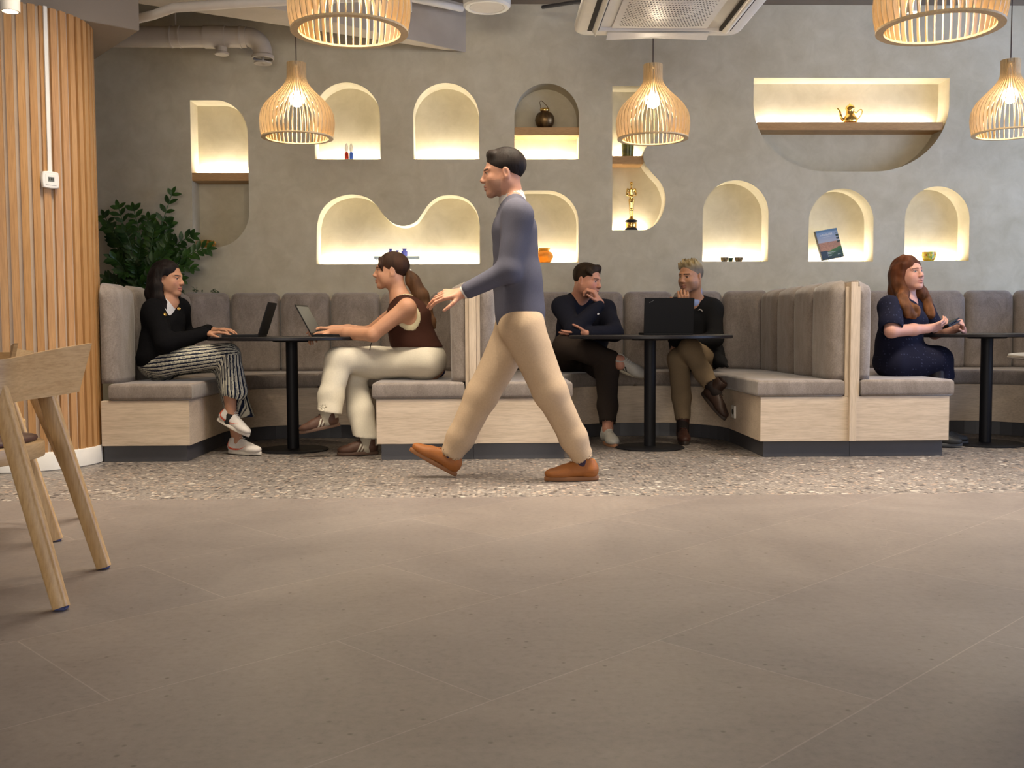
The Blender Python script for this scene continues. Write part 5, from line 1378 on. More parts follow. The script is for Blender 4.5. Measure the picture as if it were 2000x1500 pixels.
# ------------------------------------------------ 2: woman in the brown top (faces left)
def woman_brown():
    sk = (.47, .245, .15); J = {}
    J['H0'] = P(828, 708, 6.16); J['H1'] = P(824, 708, 6.36); J['P'] = P(830, 706, 6.26)
    J['Wa'] = P(806, 662, 6.26); J['C'] = P(798, 622, 6.26); J['N'] = P(784, 587, 6.26)
    J['S0'] = P(795, 600, 6.09); J['S1'] = P(785, 602, 6.44)
    J['E0'] = P(728, 654, 6.08); J['W0'] = P(648, 650, 6.30); J['E1'] = P(722, 650, 6.52); J['W1'] = P(652, 643, 6.46)
    J['K0'] = P(688, 716, 6.32); J['A0'] = P(716, 864, 6.17); J['K1'] = P(662, 703, 6.16); J['A1'] = P(638, 810, 6.06)
    o = person((J['P'][0], J['P'][1], .47), 'woman with long brown ponytail in brown sleeveless top and cream trousers, typing in profile')
    C = P(764, 530, 6.26); Mh = frame((-1, -.05, .02), (-.06, 0, 1)); s = .95
    sd = Sd(.0055); head(sd, C, Mh, s, nose=1.0); fineHead(sd, C, s)
    sd.cone(C+Mh@A(0, -.026, -.06)*s, J['N']-A(0, 0, .02), .052, .062, k=.035)
    torso(sd, J, .156, .130, waist=.84, shoulder=.046); limbs(sd, J, legs=False, fat=1.12)
    for s_ in '01': sd.cone(J['H'+s_], J['K'+s_], .07, .05, k=.03); sd.cone(J['K'+s_], J['A'+s_], .05, .036, k=.02); sd.cone(J['A'+s_], J['A'+s_]-A(0, 0, .03), .036, k=.01)
    for w_, fwd, sd_, cu in (('W0', (-1, .0, -.02), -1, (.5, .6, .65, .7)), ('W1', (-1, -.08, .10), 1, (.35, .3, .4, .4))):
        fineAt(sd, J[w_]-A(.08, 0, 0), .10); hand(sd, J[w_], fwd, (-.2, 0, -1), sd_, cu, (.4, .1), .95)
    def col(V):
        c = np.tile(np.array(sk), (len(V), 1)); return headcolor(V, c, C, Mh, s, sk, brow=(.08, .04, .02), lip=(.36, .13, .10), iris=(.05, .05, .04), cheek=(.52, .24, .17))
    build(sd, 'body', M_skin, o, col)
    sd = Sd(.0055); torso(sd, J, .160, .138, grow=.006, waist=.90, shoulder=.040, bust=.95, front=A(-1, 0, 0))
    for s_, sg in (('0', -1), ('1', 1)):
        q = J['S'+s_]; sd.ell(q+A(.000, sg*.034, -.032), (.082, .068, .108), rotm((0, 1, 0), R(-25)), k=.008, op=-1)
    sd.cone(J['N']+A(.004, 0, .012), J['N']+A(-.03, 0, .10), .060, .10, k=.008, op=-1)
    def tcol(V):
        c = np.tile(A(.045, .016, .010), (len(V), 1))
        for s_, sg in (('0', -1), ('1', 1)):
            q = J['S'+s_]+A(.000, sg*.034, -.032); Mx = rotm((0, 1, 0), R(-25)); L = (V-q)@Mx/A(.082, .068, .108); d = np.linalg.norm(L, axis=1); c[(d < 1.20)] = (.56, .50, .33)
        d = np.linalg.norm(V-J['N']-A(.0, 0, .03), axis=1); c[d < .082] = (.56, .50, .33)
        return c
    zc2 = P(820, 678, 6.2)[2]; sd.box(A(J['P'][0], J['P'][1], zc2-.15), (.35, .35, .15), r=.001, k=.004, op=-1)
    build(sd, 'sleeveless_top', M_cloth, o, tcol, lambda V: folds(V, .002, 30, 9))
    # trousers
    sd = Sd(.0055)
    sd.cone(J['Wa']-A(-.006, 0, .038), J['P']+A(.004, 0, .01), .128, .158, k=.04, side=(0, 1, 0), flat=.80); sd.ell(J['P']+A(.0, 0, -.005), (.125, .17, .10), k=.04)
    sd.cone(J['H0'], J['K0'], .090, .080, k=.06); sd.cone(J['H1'], J['K1'], .092, .082, k=.06)
    sd.chain([J['K0'], J['K0']*.4+J['A0']*.6, J['A0']+A(-.005, 0, .02)], [.080, .078, .078], k=.03, side=(1, 0, 0), flat=.85)
    sd.chain([J['K1'], J['K1']*.35+J['A1']*.65, J['A1']+A(.018, 0, .01)], [.082, .078, .076], k=.03, side=(1, 0, 0), flat=.85)
    sd.box(J['A0']+A(0, 0, -.075), (.14, .10, .105), rotm((0, 1, 0), R(6)), r=.002, k=.003, op=-1)
    sd.box(J['A1']+A(-.02, -.0, -.085), (.12, .085, .105), rotm((0, 1, 0), R(10)), r=.002, k=.003, op=-1)
    for s_ in '01': sd.cone(J['A'+s_]+A(.008, 0, -.06), J['A'+s_]+A(.008, 0, .03), .060, .052, k=.003, op=-1)
    build(sd, 'trousers', M_denim, o, lambda V: vary((.62, .575, .475), V, .06, 30, 3), lambda V: folds(V, .006, 26, 8))
    # hair and ponytail
    g = lambda x, y, z: C+Mh@(A(x, y, z)*s)
    sd = Sd(.0045); sd.ell(g(0, -.018, .040), A(.080, .104, .092)*s, Mh, k=.01)
    sd.ell(g(0, .088, -.040), A(.075, .060, .095)*s, Mh, k=.01, op=-1)
    for x in (-1, 1):
        sd.ell(g(x*.078, .018, -.050), A(.030, .075, .052)*s, Mh, k=.01, op=-1); sd.ell(g(x*.08, -.01, -.01), A(.012, .019, .028)*s, Mh, k=.006, op=-1)
        sd.chain([g(x*.045, .070, .080), g(x*.066, .068, .035), g(x*.066, .052, -.004)], [.012, .010, .004], k=.012)
    sd.box(g(0, -.03, -.115), A(.09, .12, .05)*s, Mh, r=.01, k=.01, op=-1)
    build(sd, 'hair', M_hair, o, lambda V: vary((.045, .020, .010), V, .4, 90, 2), lambda V: folds((V-C)@Mh, .0022, 120, 4, (1, .15, .5)))
    sd = Sd(.0045); t0 = g(0, -.105, .012)
    tail = [t0, P(806, 548, 6.27), P(822, 578, 6.27), P(832, 605, 6.26), P(842, 628, 6.25), P(848, 640, 6.24)]
    sd.chain(tail, [.018, .046, .052, .046, .032, .008], k=.02, side=(0, 1, 0), flat=.9)
    build(sd, 'ponytail', M_hair, o, lambda V: vary((.085, .040, .018), V, .5, 70, 5), lambda V: folds(V, .006, 95, 6, (1, 1, .16)))
    mb = MB(); u = unit(tail[1]-tail[0]); e1 = unit(np.cross(u, (0, 1, 0))); e2 = np.cross(u, e1)
    mb.tube([t0+u*.012+(e1*cos(R(a))+e2*sin(R(a)))*.019 for a in range(0, 360, 30)], .006, 8, closed=True); mb.obj('hair_tie', M_whitem, o)
    for s_ in '01':
        sd = Sd(.004); sd.cone(J['A'+s_]+A(0, 0, -.035), J['A'+s_]+A(.002, 0, .04), .040, .042, k=.01); build(sd, 'sock', M_cloth, o, (.42, .38, .30), lambda V: folds(V, .002, 90, 3, (.2, .2, 1)))
    kw = dict(color=(.085, .042, .028), stripe=(.58, .54, .44), stripes=3, solec=(.10, .055, .035), laces=(.05, .026, .018))
    shoe(o, J['A1']+A(-.003, 0, -.006), (-.93, -.18, -.18), (-.10, 0, 1), sc=.92, **kw)
    shoe(o, A(J['A0'][0], J['A0'][1], .084), (-.97, -.22, 0), sc=.94, **kw)

# ------------------------------------------------ 3: walking man (faces left)
def walker():
    sk = (.45, .225, .145); J = {}; Y = 5.10
    J['H0'] = P(1020, 640, 5.04); J['H1'] = P(1012, 640, 5.22); J['P'] = P(1016, 625, 5.13)
    J['Wa'] = P(1010, 540, 5.13); J['C'] = P(1005, 452, 5.13); J['N'] = P(1003, 396, 5.13)
    J['S0'] = P(1012, 420, 4.96); J['S1'] = P(1000, 420, 5.30)
    J['E0'] = P(992, 528, 4.92); J['W0'] = P(905, 572, 4.94); J['E1'] = P(1032, 520, 5.34); J['W1'] = P(1022, 600, 5.32)
    J['K0'] = P(1075, 765, 5.04); J['A0'] = P(1139, 895, 5.07); J['K1'] = P(941, 772, 5.22); J['A1'] = P(880, 890, 5.22)
    o = person((J['P'][0], J['P'][1], 0), 'man in grey blue sweater and beige trousers walking to the left across the room')
    C = P(983, 340, 5.13); Mh = frame((-1, -.02, -.06), (-.04, 0, 1)); s = 1.0
    sd = Sd(.006); head(sd, C, Mh, s, nose=1.05, male=True); fineHead(sd, C, s, .003)
    sd.cone(C+Mh@A(0, -.03, -.06)*s, J['N']-A(0, 0, .03), .056, .062, k=.03)
    torso(sd, J, .155, .10, waist=.85, shoulder=.05); limbs(sd, J, fat=1.05)
    fineAt(sd, J['W0']-A(.08, 0, .01), .11, .004)
    hand(sd, J['W0'], (-.96, .0, -.10), (0.2, .6, -.8), -1, (.35, .35, .4, .45), (.2, .0), 1.06); hand(sd, J['W1'], (.05, 0, -1), (-.5, -.8, 0), 1, (.5, .5, .5, .5), (.3, .1), 1.05)
    def col(V):
        c = np.tile(np.array(sk), (len(V), 1)); return headcolor(V, c, C, Mh, s, sk, brow=(.02, .013, .01), lip=(.36, .15, .12), stubble=(.20, .13, .10))
    build(sd, 'body', M_skin, o, col)
    sd = Sd(.0065); torso(sd, J, .168, .112, grow=.008, waist=.95, shoulder=.060)
    for s_ in '01': sd.cone(J['S'+s_], J['E'+s_], .070, .056, k=.05)
    sd.cone(J['E0'], J['W0']-(J['W0']-J['E0'])*.12, .055, .040, k=.03); sd.cone(J['E1'], J['W1'], .055, .040, k=.03)
    sd.cone(J['P']+A(0, 0, .055), J['Wa'], .165, .160, k=.03, side=(0, 1, 0), flat=.78)
    sd.cone(J['N']+A(0, 0, .03), J['N']+A(-.02, 0, .12), .066, .09, k=.01, op=-1)
    build(sd, 'sweater', M_cloth, o, (.085, .085, .115), lambda V: folds(V, .005, 24, 4))
    sd = Sd(.0045); cn = J['N']+A(-.006, 0, .012); sd.cone(cn, cn+A(-.004, 0, .030), .070, .064, k=.01); sd.cone(cn+A(0, 0, .02), cn+A(-.02, 0, .08), .058, .07, k=.004, op=-1)
    sd.cone(J['W0']-(J['W0']-J['E0'])*.16, J['W0']-(J['W0']-J['E0'])*.06, .037, .036, k=.01)
    build(sd, 'shirt_collar_and_cuff', M_cloth, o, (.58, .56, .54))
    sd = Sd(.0065); sd.cone(J['P']+A(0, 0, .09), J['P']-A(0, 0, .02), .152, .160, k=.03, side=(0, 1, 0), flat=.76)
    for s_ in '01':
        sd.cone(J['H'+s_], J['K'+s_], .108, .085, k=.05); sd.chain([J['K'+s_], J['K'+s_]*.3+J['A'+s_]*.7, J['A'+s_]+(J['K'+s_]-J['A'+s_])*.05], [.082, .070, .060], k=.03)
        d = unit(J['A'+s_]-J['K'+s_]); sd.cone(J['A'+s_]-d*.01, J['A'+s_]+d*.06, .05, k=.004, op=-1)
    build(sd, 'trousers', M_denim, o, lambda V: vary((.47, .35, .235), V, .05, 24, 3), lambda V: folds(V, .006, 22, 6))
    g = lambda x, y, z: C+Mh@(A(x, y, z)*s); sd = Sd(.0045)
    sd.ell(g(0, -.018, .046), A(.079, .103, .091)*s, Mh, k=.01); sd.chain([g(-.04, .05, .096), g(0, .060, .102), g(.04, .05, .096)], .012, k=.03); sd.ell(g(0, .09, -.03), A(.085, .058, .090)*s, Mh, k=.01, op=-1)
    for x in (-1, 1): sd.ell(g(x*.08, .02, -.052), A(.035, .07, .055)*s, Mh, k=.01, op=-1); sd.ell(g(x*.08, -.01, -.01), A(.012, .02, .03)*s, Mh, k=.006, op=-1)
    sd.box(g(0, -.03, -.10), A(.09, .12, .05)*s, Mh, r=.01, k=.01, op=-1)
    build(sd, 'hair', M_hair, o, lambda V: vary((.018, .012, .010), V, .4, 90, 2), lambda V: folds((V-C)@Mh, .003, 110, 4, (1, .3, .5)))
    kw = dict(kind='low', color=(.30, .105, .025), solec=(.22, .09, .03), laces=(.25, .09, .02), sc=1.04)
    shoe(o, A(J['A0'][0], J['A0'][1], .090), (-1, -.06, 0), **kw)
    toe = unit(A(-.86, -.02, .50)); up = unit(A(.5, 0, .86)); a1 = J['A1'].copy()
    # heel just touching the floor
    Mf = frame(toe, up); org = a1-Mf[:, 2]*.085*1.04; hz = (org+Mf@A(0, -.075, 0)*1.04)[2]; a1[2] += .003-hz
    shoe(o, a1, toe, up, **kw)
    for s_ in '01':
        q = a1 if s_ == '1' else A(J['A0'][0], J['A0'][1], .09); sd = Sd(.004); d = unit(J['K'+s_]-J['A'+s_]); sd.cone(q-d*.01, q+d*.05, .040, .042, k=.01); build(sd, 'sock', M_cloth, o, (.05, .035, .06))

# ------------------------------------------------ 4: man in the navy sweatshirt (faces right)
def man_navy():
    sk = (.47, .225, .150); J = {}
    J['H0'] = P(1108, 702, 7.22); J['H1'] = P(1148, 702, 7.28); J['P'] = P(1128, 694, 7.27)
    J['Wa'] = P(1138, 662, 7.27); J['C'] = P(1139, 622, 7.22); J['N'] = P(1131, 583, 7.15)
    J['S0'] = P(1099, 600, 7.08); J['S1'] = P(1182, 606, 7.22)
    J['E0'] = P(1122, 646, 6.84); J['W0'] = P(1172, 592, 6.92); J['E1'] = P(1200, 650, 6.98); J['W1'] = P(1146, 652, 6.82)
    J['K0'] = P(1104, 676, 6.86); J['A0'] = P(1211, 704, 6.74); J['K1'] = P(1186, 724, 6.80); J['A1'] = P(1187, 838, 6.66)
    o = person((J['P'][0], J['P'][1], .47), 'dark haired man in navy sweatshirt, hand on chin, ankle over his knee')
    C = P(1147, 549, 7.06); Mh = frame((.80, -.60, -.12), (.12, 0, 1)); s = 1.0
    sd = Sd(.0055); head(sd, C, Mh, s, nose=.95, male=True, jaw=1.06); fineHead(sd, C, s)
    sd.cone(C+Mh@A(0, -.03, -.055)*s, J['N']-A(0, 0, .03), .062, .066, k=.03)
    torso(sd, J, .16, .11, waist=.9, shoulder=.05); limbs(sd, J, fat=1.05)
    fineAt(sd, J['W0'], .12, .0035); fineAt(sd, J['W1'], .11, .0038)
    hand(sd, J['W0'], (-.45, -.10, .85), (-.75, .3, -.35), -1, (.9, .95, 1., 1.05), (.2, .1), 1.02); hand(sd, J['W1'], (-1, -.1, -.08), (.1, .6, .8), 1, (.15, .15, .2, .2), (.1, .0), 1.0)
    def col(V):
        c = np.tile(np.array(sk), (len(V), 1)); return headcolor(V, c, C, Mh, s, sk, brow=(.12, .06, .03), lip=(.36, .12, .10), iris=(.04, .06, .07), cheek=(.58, .20, .14))
    build(sd, 'body', M_skin, o, col)
    sd = Sd(.006); torso(sd, J, .18, .13, grow=.010, waist=1.0, shoulder=.058)
    for s_ in '01': sd.cone(J['S'+s_], J['E'+s_], .074, .064, k=.05); sd.cone(J['E'+s_], J['W'+s_]+(J['E'+s_]-J['W'+s_])*.10, .062, .046, k=.03)
    sd.cone(J['P']+A(0, 0, .02), J['Wa'], .17, .17, k=.03, side=(1, 0, 0), flat=.8)
    sd.cone(J['N']+A(.01, -.02, .062), J['N']+A(.03, -.03, .15), .072, .09, k=.01, op=-1)
    build(sd, 'sweatshirt', M_cloth, o, (.008, .009, .018), lambda V: folds(V, .007, 30, 3))
    h_ = ray_hit(o, 'sweatshirt', 1168, 613)
    if h_ is not None:
        pp, nn_ = h_; Mx = np.stack([unit(np.cross((0, 0, 1), nn_)), unit(np.cross(nn_, np.cross((0, 0, 1), nn_))), nn_], 1)
        V = [pp+Mx@A(.012*cos(a)*1.0, .0075*sin(a), .002) for a in [2*pi*i/16 for i in range(16)]]; meshobj('chest_badge', V+[pp+Mx@A(0, 0, .005)], [(i, (i+1) % 16, 16) for i in range(16)], M_whitem, o)
    sd = Sd(.006); sd.ell(J['P'], (.175, .14, .10), k=.04)
    sd.cone(J['H0'], J['K0'], .100, .082, k=.05); sd.chain([J['K0'], J['K0']*.5+J['A0']*.5, J['A0']+(J['K0']-J['A0'])*.16], [.082, .072, .060], k=.04)
    sd.cone(J['H1'], J['K1'], .100, .080, k=.05); sd.chain([J['K1'], J['K1']*.4+J['A1']*.6, J['A1']+(J['K1']-J['A1'])*.10], [.078, .066, .055], k=.03)
    d = unit(J['A1']-J['K1']); q = J['A1']-d*.045; sd.cone(q-d*.012, q, .057, .057, k=.006)
    sd.cone(q+d*.012, q+d*.08, .055, k=.003, op=-1)
    build(sd, 'trousers', M_denim, o, (.030, .022, .018), lambda V: folds(V, .006, 26, 5))
    g = lambda x, y, z: C+Mh@(A(x, y, z)*s); sd = Sd(.0045)
    sd.ell(g(0, -.016, .044), A(.081, .103, .090)*s, Mh, k=.01); sd.ell(g(0, .085, -.026), A(.082, .062, .096)*s, Mh, k=.01, op=-1)
    sd.chain([g(.03, .050, .104), g(-.02, .064, .100), g(-.05, .052, .078)], [.013, .014, .010], k=.03)
    sd.chain([g(.07, .03, .07), g(.068, .055, .055), g(.062, .068, .040)], [.016, .012, .008], k=.015)
    for x in (-1, 1): sd.ell(g(x*.08, .024, -.052), A(.035, .07, .055)*s, Mh, k=.01, op=-1); sd.ell(g(x*.08, -.008, -.01), A(.014, .021, .03)*s, Mh, k=.006, op=-1)
    sd.box(g(0, -.03, -.12), A(.09, .12, .05)*s, Mh, r=.01, k=.01, op=-1)
    build(sd, 'hair', M_hair, o, lambda V: vary((.030, .018, .010), V, .4, 90, 2), lambda V: folds((V-C)@Mh, .003, 110, 4, (1, .25, .4)))
    shoe(o, J['A0']+A(.012, 0, -.002), (.80, -.15, -.28), (.15, -.75, .55), color=(.42, .40, .35), stripe=(.03, .03, .03), stripes=3, solec=(.45, .40, .30), laces=(.55, .53, .48), sc=1.0)
    shoe(o, A(J['A1'][0], J['A1'][1], .087), (.16, -.98, 0), color=(.52, .50, .44), stripe=(.40, .38, .33), stripes=3, solec=(.42, .20, .10), laces=(.6, .58, .52), sc=1.02)

# ------------------------------------------------ 5: grey haired man in the blazer (looks left)
def man_blazer():
    sk = (.42, .215, .125); J = {}
    J['H0'] = P(1336, 704, 7.24); J['H1'] = P(1376, 704, 7.24); J['P'] = P(1356, 694, 7.28)
    J['Wa'] = P(1356, 662, 7.28); J['C'] = P(1353, 624, 7.26); J['N'] = P(1354, 587, 7.20)
    J['S0'] = P(1311, 604, 7.14); J['S1'] = P(1391, 604, 7.18)
    J['E0'] = P(1322, 660, 6.90); J['W0'] = P(1340, 602, 6.96); J['E1'] = P(1396, 662, 7.10); J['W1'] = P(1350, 668, 6.96)
    J['K0'] = P(1326, 702, 6.86); J['A0'] = P(1334, 838, 6.74); J['K1'] = P(1347, 682, 6.78); J['A1'] = P(1396, 764, 6.60)
    o = person((J['P'][0], J['P'][1], .47), 'grey haired man in black blazer and beige trousers, chin on hand, behind the laptop')
    C = P(1349, 541, 7.12); Mh = frame((-.74, -.67, -.06), (0, 0, 1)); s = .97
    sd = Sd(.0055); head(sd, C, Mh, s, nose=1., male=True, jaw=1.02); fineHead(sd, C, s, .0024)
    sd.cone(C+Mh@A(0, -.03, -.055)*s, J['N']-A(0, 0, .03), .056, .062, k=.03)
    torso(sd, J, .155, .10, waist=.85, shoulder=.05); limbs(sd, J, fat=1.)
    fineAt(sd, J['W0']+A(-.02, 0, .07), .10, .0033)
    hand(sd, J['W0'], (-.25, -.15, .95), (.25, .9, .2), -1, (.95, 1., 1.05, 1.1), (-.1, -.25), 1.0); hand(sd, J['W1'], (-1, -.2, -.1), (0, 0, -1), 1, .5, (.3, .1), 1.0)
    def col(V):
        c = np.tile(np.array(sk), (len(V), 1)); return headcolor(V, c, C, Mh, s, sk, brow=(.025, .015, .01), lip=(.30, .10, .08), iris=(.012, .008, .006), stubble=(.16, .11, .09))
    build(sd, 'body', M_skin, o, col)
    sd = Sd(.006); torso(sd, J, .150, .105, grow=.006, waist=.9, shoulder=.045)
    fr = unit(A(-.15, -1, 0)); nb = J['N']; sd.cone(nb+A(-.01, -.01, .0), nb+A(0, 0, .065), .070, .064, k=.015); sd.cone(nb+A(-.02, -.02, .045), nb+A(-.05, -.05, .12), .052, .07, k=.005, op=-1)
    build(sd, 'shirt', M_cloth, o, (.30, .38, .62))
    sd = Sd(.006); torso(sd, J, .172, .118, grow=.012, waist=.95, shoulder=.058)
    for s_ in '01': sd.cone(J['S'+s_], J['E'+s_], .070, .058, k=.05); sd.cone(J['E'+s_], J['W'+s_]+(J['E'+s_]-J['W'+s_])*.12, .056, .044, k=.03)
    sd.chain([J['Wa']+A(.07, -.0, 0), J['P']+A(.12, -.04, -.01), P(1408, 706, 7.05), P(1421, 716, 6.95)], [.09, .085, .035, .012], k=.05)
    sd.cone(nb+A(0, -.0, .03), nb+A(-.01, 0, .13), .076, .09, k=.01, op=-1); sd.cone(nb+fr*.09+A(0, 0, .03), nb+fr*.15+A(-.0, 0, -.22), .060, .022, k=.01, op=-1)
    build(sd, 'blazer', M_cloth, o, (.008, .008, .009), lambda V: folds(V, .006, 26, 3))
    h_ = ray_hit(o, 'blazer', 1368, 607)
    if h_ is not None:
        pp, nn_ = h_; Mx = np.stack([unit(np.cross((0, 0, 1), nn_)), unit(np.cross(nn_, np.cross((0, 0, 1), nn_))), nn_], 1)
        mb = MB(); mb.tube([pp+Mx@A(x, z, .003) for x, z in ((-.016, .004), (-.006, .009), (.006, .006), (.015, -.006))], [.003, .005, .005, .003], 8); mb.obj('pocket_square', plain('patterned_silk', (.5, .45, .4), .6, c2=(.08, .07, .07), sc=200, world=True), o)
    sd = Sd(.006); sd.ell(J['P'], (.165, .13, .095), k=.04)
    for s_ in '01':
        sd.cone(J['H'+s_], J['K'+s_], .096, .075, k=.05); sd.chain([J['K'+s_], J['K'+s_]*.45+J['A'+s_]*.55, J['A'+s_]+(J['K'+s_]-J['A'+s_])*.12], [.074, .062, .050], k=.03)
        d = unit(J['A'+s_]-J['K'+s_]); q = J['A'+s_]-d*.045; sd.cone(q, q+d*.08, .050, k=.004, op=-1)
    build(sd, 'trousers', M_denim, o, (.20, .145, .088), lambda V: folds(V, .006, 26, 5))
    for s_ in '01':
        d = unit(J['A'+s_]-J['K'+s_]); sd = Sd(.004); sd.cone(J['A'+s_]-d*.07, J['A'+s_]+d*.012, .042, .0405, k=.01); build(sd, 'sock', M_cloth, o, (.02, .015, .014))
    g = lambda x, y, z: C+Mh@(A(x, y, z)*s); sd = Sd(.0042)
    sd.ell(g(0, -.016, .040), A(.078, .101, .090)*s, Mh, k=.01); sd.ell(g(0, .09, -.025), A(.075, .060, .098)*s, Mh, k=.01, op=-1)
    rnd_ = np.random.RandomState(5)
    for i in range(34):
        x = rnd_.uniform(-.055, .055); y = rnd_.uniform(-.05, .065); z0 = .115-.9*(x*x)*12*.5-.5*(y+.01)**2*8
        sd.cone(g(x, y, z0-.015), g(x*1.1+rnd_.uniform(-.01, .01), y+.018, z0+.026), .012, .004, k=.006)
    for x in (-1, 1): sd.ell(g(x*.08, .03, -.045), A(.035, .07, .050)*s, Mh, k=.01, op=-1); sd.ell(g(x*.08, -.008, -.01), A(.014, .021, .03)*s, Mh, k=.006, op=-1)
    sd.box(g(0, -.03, -.11), A(.09, .12, .05)*s, Mh, r=.01, k=.01, op=-1)
    def hc(V):
        L = (V-C)@Mh/s; t = np.clip((L[:, 2]-.055)/.05, 0, 1)[:, None]; return vary((1, 1, 1), V, .35, 120, 2)*(A(.20, .165, .13)*(1-t)+A(.42, .32, .16)*t)
    build(sd, 'hair', M_hair, o, hc)
    shoe(o, A(J['A0'][0], J['A0'][1], .088), (-.12, -.99, 0), kind='boot', color=(.045, .016, .010), solec=(.03, .02, .015), laces=(.03, .015, .01), sc=1.0, name='boot')
    shoe(o, J['A1']+A(.006, 0, -.006), (.42, -.62, -.60), (.45, -.2, .85), kind='boot', color=(.035, .018, .012), solec=(.03, .02, .015), laces=(.03, .015, .01), sc=1.0, name='boot')

# ------------------------------------------------ 6: woman with the phone (faces right)
def woman_phone():
    sk = (.52, .275, .21); J = {}
    J['H0'] = P(1752, 712, 6.32); J['H1'] = P(1760, 712, 6.52); J['P'] = P(1755, 706, 6.42)
    J['Wa'] = P(1756, 668, 6.42); J['C'] = P(1762, 622, 6.42); J['N'] = P(1772, 588, 6.42)
    J['S0'] = P(1738, 600, 6.30); J['S1'] = P(1803, 604, 6.58)
    J['E0'] = P(1741, 647, 6.20); J['W0'] = P(1812, 642, 6.28); J['E1'] = P(1826, 650, 6.60); J['W1'] = P(1868, 642, 6.44)
    J['K0'] = P(1830, 704, 6.34); J['A0'] = P(1824, 835, 6.36); J['K1'] = P(1838, 706, 6.50); J['A1'] = P(1838, 838, 6.50)
    o = person((J['P'][0], J['P'][1], .47), 'woman with long auburn hair in navy dress holding a phone, seated in the right booth')
    C = P(1774, 535, 6.42); Mh = frame((.42, -.90, .14), (-.1, 0, 1)); s = .96
    sd = Sd(.0055); head(sd, C, Mh, s, nose=.9); fineHead(sd, C, s, .0024)
    sd.cone(C+Mh@A(0, -.022, -.06)*s, J['N']-A(0, 0, .02), .048, .055, k=.03)
    torso(sd, J, .14, .095, waist=.85, shoulder=.045, bust=.85, front=unit(A(.8, -.5, 0))); limbs(sd, J, fat=1.08)
    fineAt(sd, J['W0']+A(.07, 0, .01), .10, .0033); fineAt(sd, J['W1']+A(0, 0, .0), .10, .0033)
    hand(sd, J['W0'], (.93, -.05, .22), (.05, .75, .60), 1, (.45, .45, .5, .5), (.3, .2), .92); hand(sd, J['W1']+A(.04, -.02, -.02), (-.35, -.45, .62), (-.85, .2, -.1), -1, (.75, .8, .8, .85), (.2, .1), .88)
    def col(V):
        c = np.tile(np.array(sk), (len(V), 1)); L = np.abs((V-J['A0'])[:, 2]); c[V[:, 2] < .64] = (.012, .008, .010)
        return headcolor(V, c, C, Mh, s, sk, brow=(.14, .06, .035), lip=(.42, .15, .14), iris=(.06, .07, .07), cheek=(.60, .28, .22))
    build(sd, 'body', M_skin, o, col)
    fr = unit(A(.75, -.6, 0)); sd = Sd(.0055); torso(sd, J, .155, .115, grow=.008, waist=1.0, shoulder=.050, bust=1.0, front=fr)
    for s_ in '01':
        m = J['S'+s_]*.30+J['E'+s_]*.70; sd.cone(J['S'+s_], m, .070, .076, k=.04); d = unit(J['E'+s_]-J['S'+s_]); sd.cone(m+d*.045, m+d*.12, .062, k=.006, op=-1); sd.box(m+d*.12, (.09, .09, .045), frame(unit(np.cross(d, (0, 1, 0))), d), r=.002, k=.004, op=-1)
    sd.cone(J['P']+A(0, 0, .03), J['Wa'], .165, .155, k=.05, side=(0, 1, 0), flat=.85); sd.ell(J['P']+A(-.01, 0, -.015), (.14, .18, .095), k=.04)
    sd.cone(J['H0'], J['K0']-A(.01, 0, 0), .095, .080, k=.06); sd.cone(J['H1'], J['K1']-A(.01, 0, 0), .095, .080, k=.06); sd.cone(J['P'], (J['K0']+J['K1'])/2-A(.02, 0, 0), .12, .10, k=.05)
    sd.chain([(J['K0']+J['K1'])/2-A(.02, 0, 0), (J['K0']+J['K1'])/2+A(-.0, 0, -.09)], [.11, .115], k=.04, side=(0, 1, 0), flat=.8)
    sd.cone(J['N']+fr*.02+A(0, 0, .03), J['N']+fr*.05+A(0, 0, .14), .062, .09, k=.01, op=-1); sd.cone(J['N']+fr*.08+A(0, 0, .02), J['N']+fr*.13+A(0, 0, -.075), .046, .016, k=.008, op=-1)
    def dc(V):
        c = np.tile(A(.008, .009, .024), (len(V), 1)); q = V/.019; r_ = np.linalg.norm(q-np.round(q), axis=1); c[r_ < .17] = (.05, .055, .11); return c
    build(sd, 'dress', M_cloth, o, dc, lambda V: folds(V, .006, 34, 3))
    g = lambda x, y, z: C+Mh@(A(x, y, z)*s); sd = Sd(.0042)
    sd.ell(g(0, -.018, .042), A(.083, .104, .093)*s, Mh, k=.01)
    for x in (-1, 1):
        sd.chain([g(x*.06, -.03, .03), g(x*.083, -.030, -.06), g(x*.085, -.02, -.13)], [.045, .038, .036], k=.03)
        sd.chain([g(x*.04, -.07, .0), g(x*.05, -.085, -.10), g(x*.06, -.075, -.17)], [.05, .045, .035], k=.03)
        sd.chain([g(x*.066, .030, .060), g(x*.080, .018, .0), g(x*.082, .012, -.08), g(x*.080, .01, -.13)], [.018, .014, .018, .022], k=.02)
    l = [g(.080, .0, -.12), P(1763, 582, 6.30), P(1768, 596, 6.26), P(1776, 608, 6.25), P(1787, 621, 6.25)]
    l2 = [g(.080, .0, -.12), P(1766, 590, 6.32), P(1780, 600, 6.28), P(1792, 606, 6.27), P(1789, 617, 6.27)]
    l3 = [g(-.08, .0, -.12), P(1806, 582, 6.50), P(1812, 598, 6.46), P(1816, 612, 6.44), P(1815, 617, 6.44)]
    l4 = [g(.080, .0, -.12), P(1760, 590, 6.26), P(1768, 604, 6.24), P(1771, 614, 6.24), P(1774, 617, 6.25)]
    sd.chain(catmull(l, 3), [.036]*3+[.028]*3+[.024]*3+[.020]*3+[.006], k=.02); sd.chain(catmull(l2, 3), [.034]*3+[.026]*3+[.020]*3+[.016]*3+[.005], k=.015)
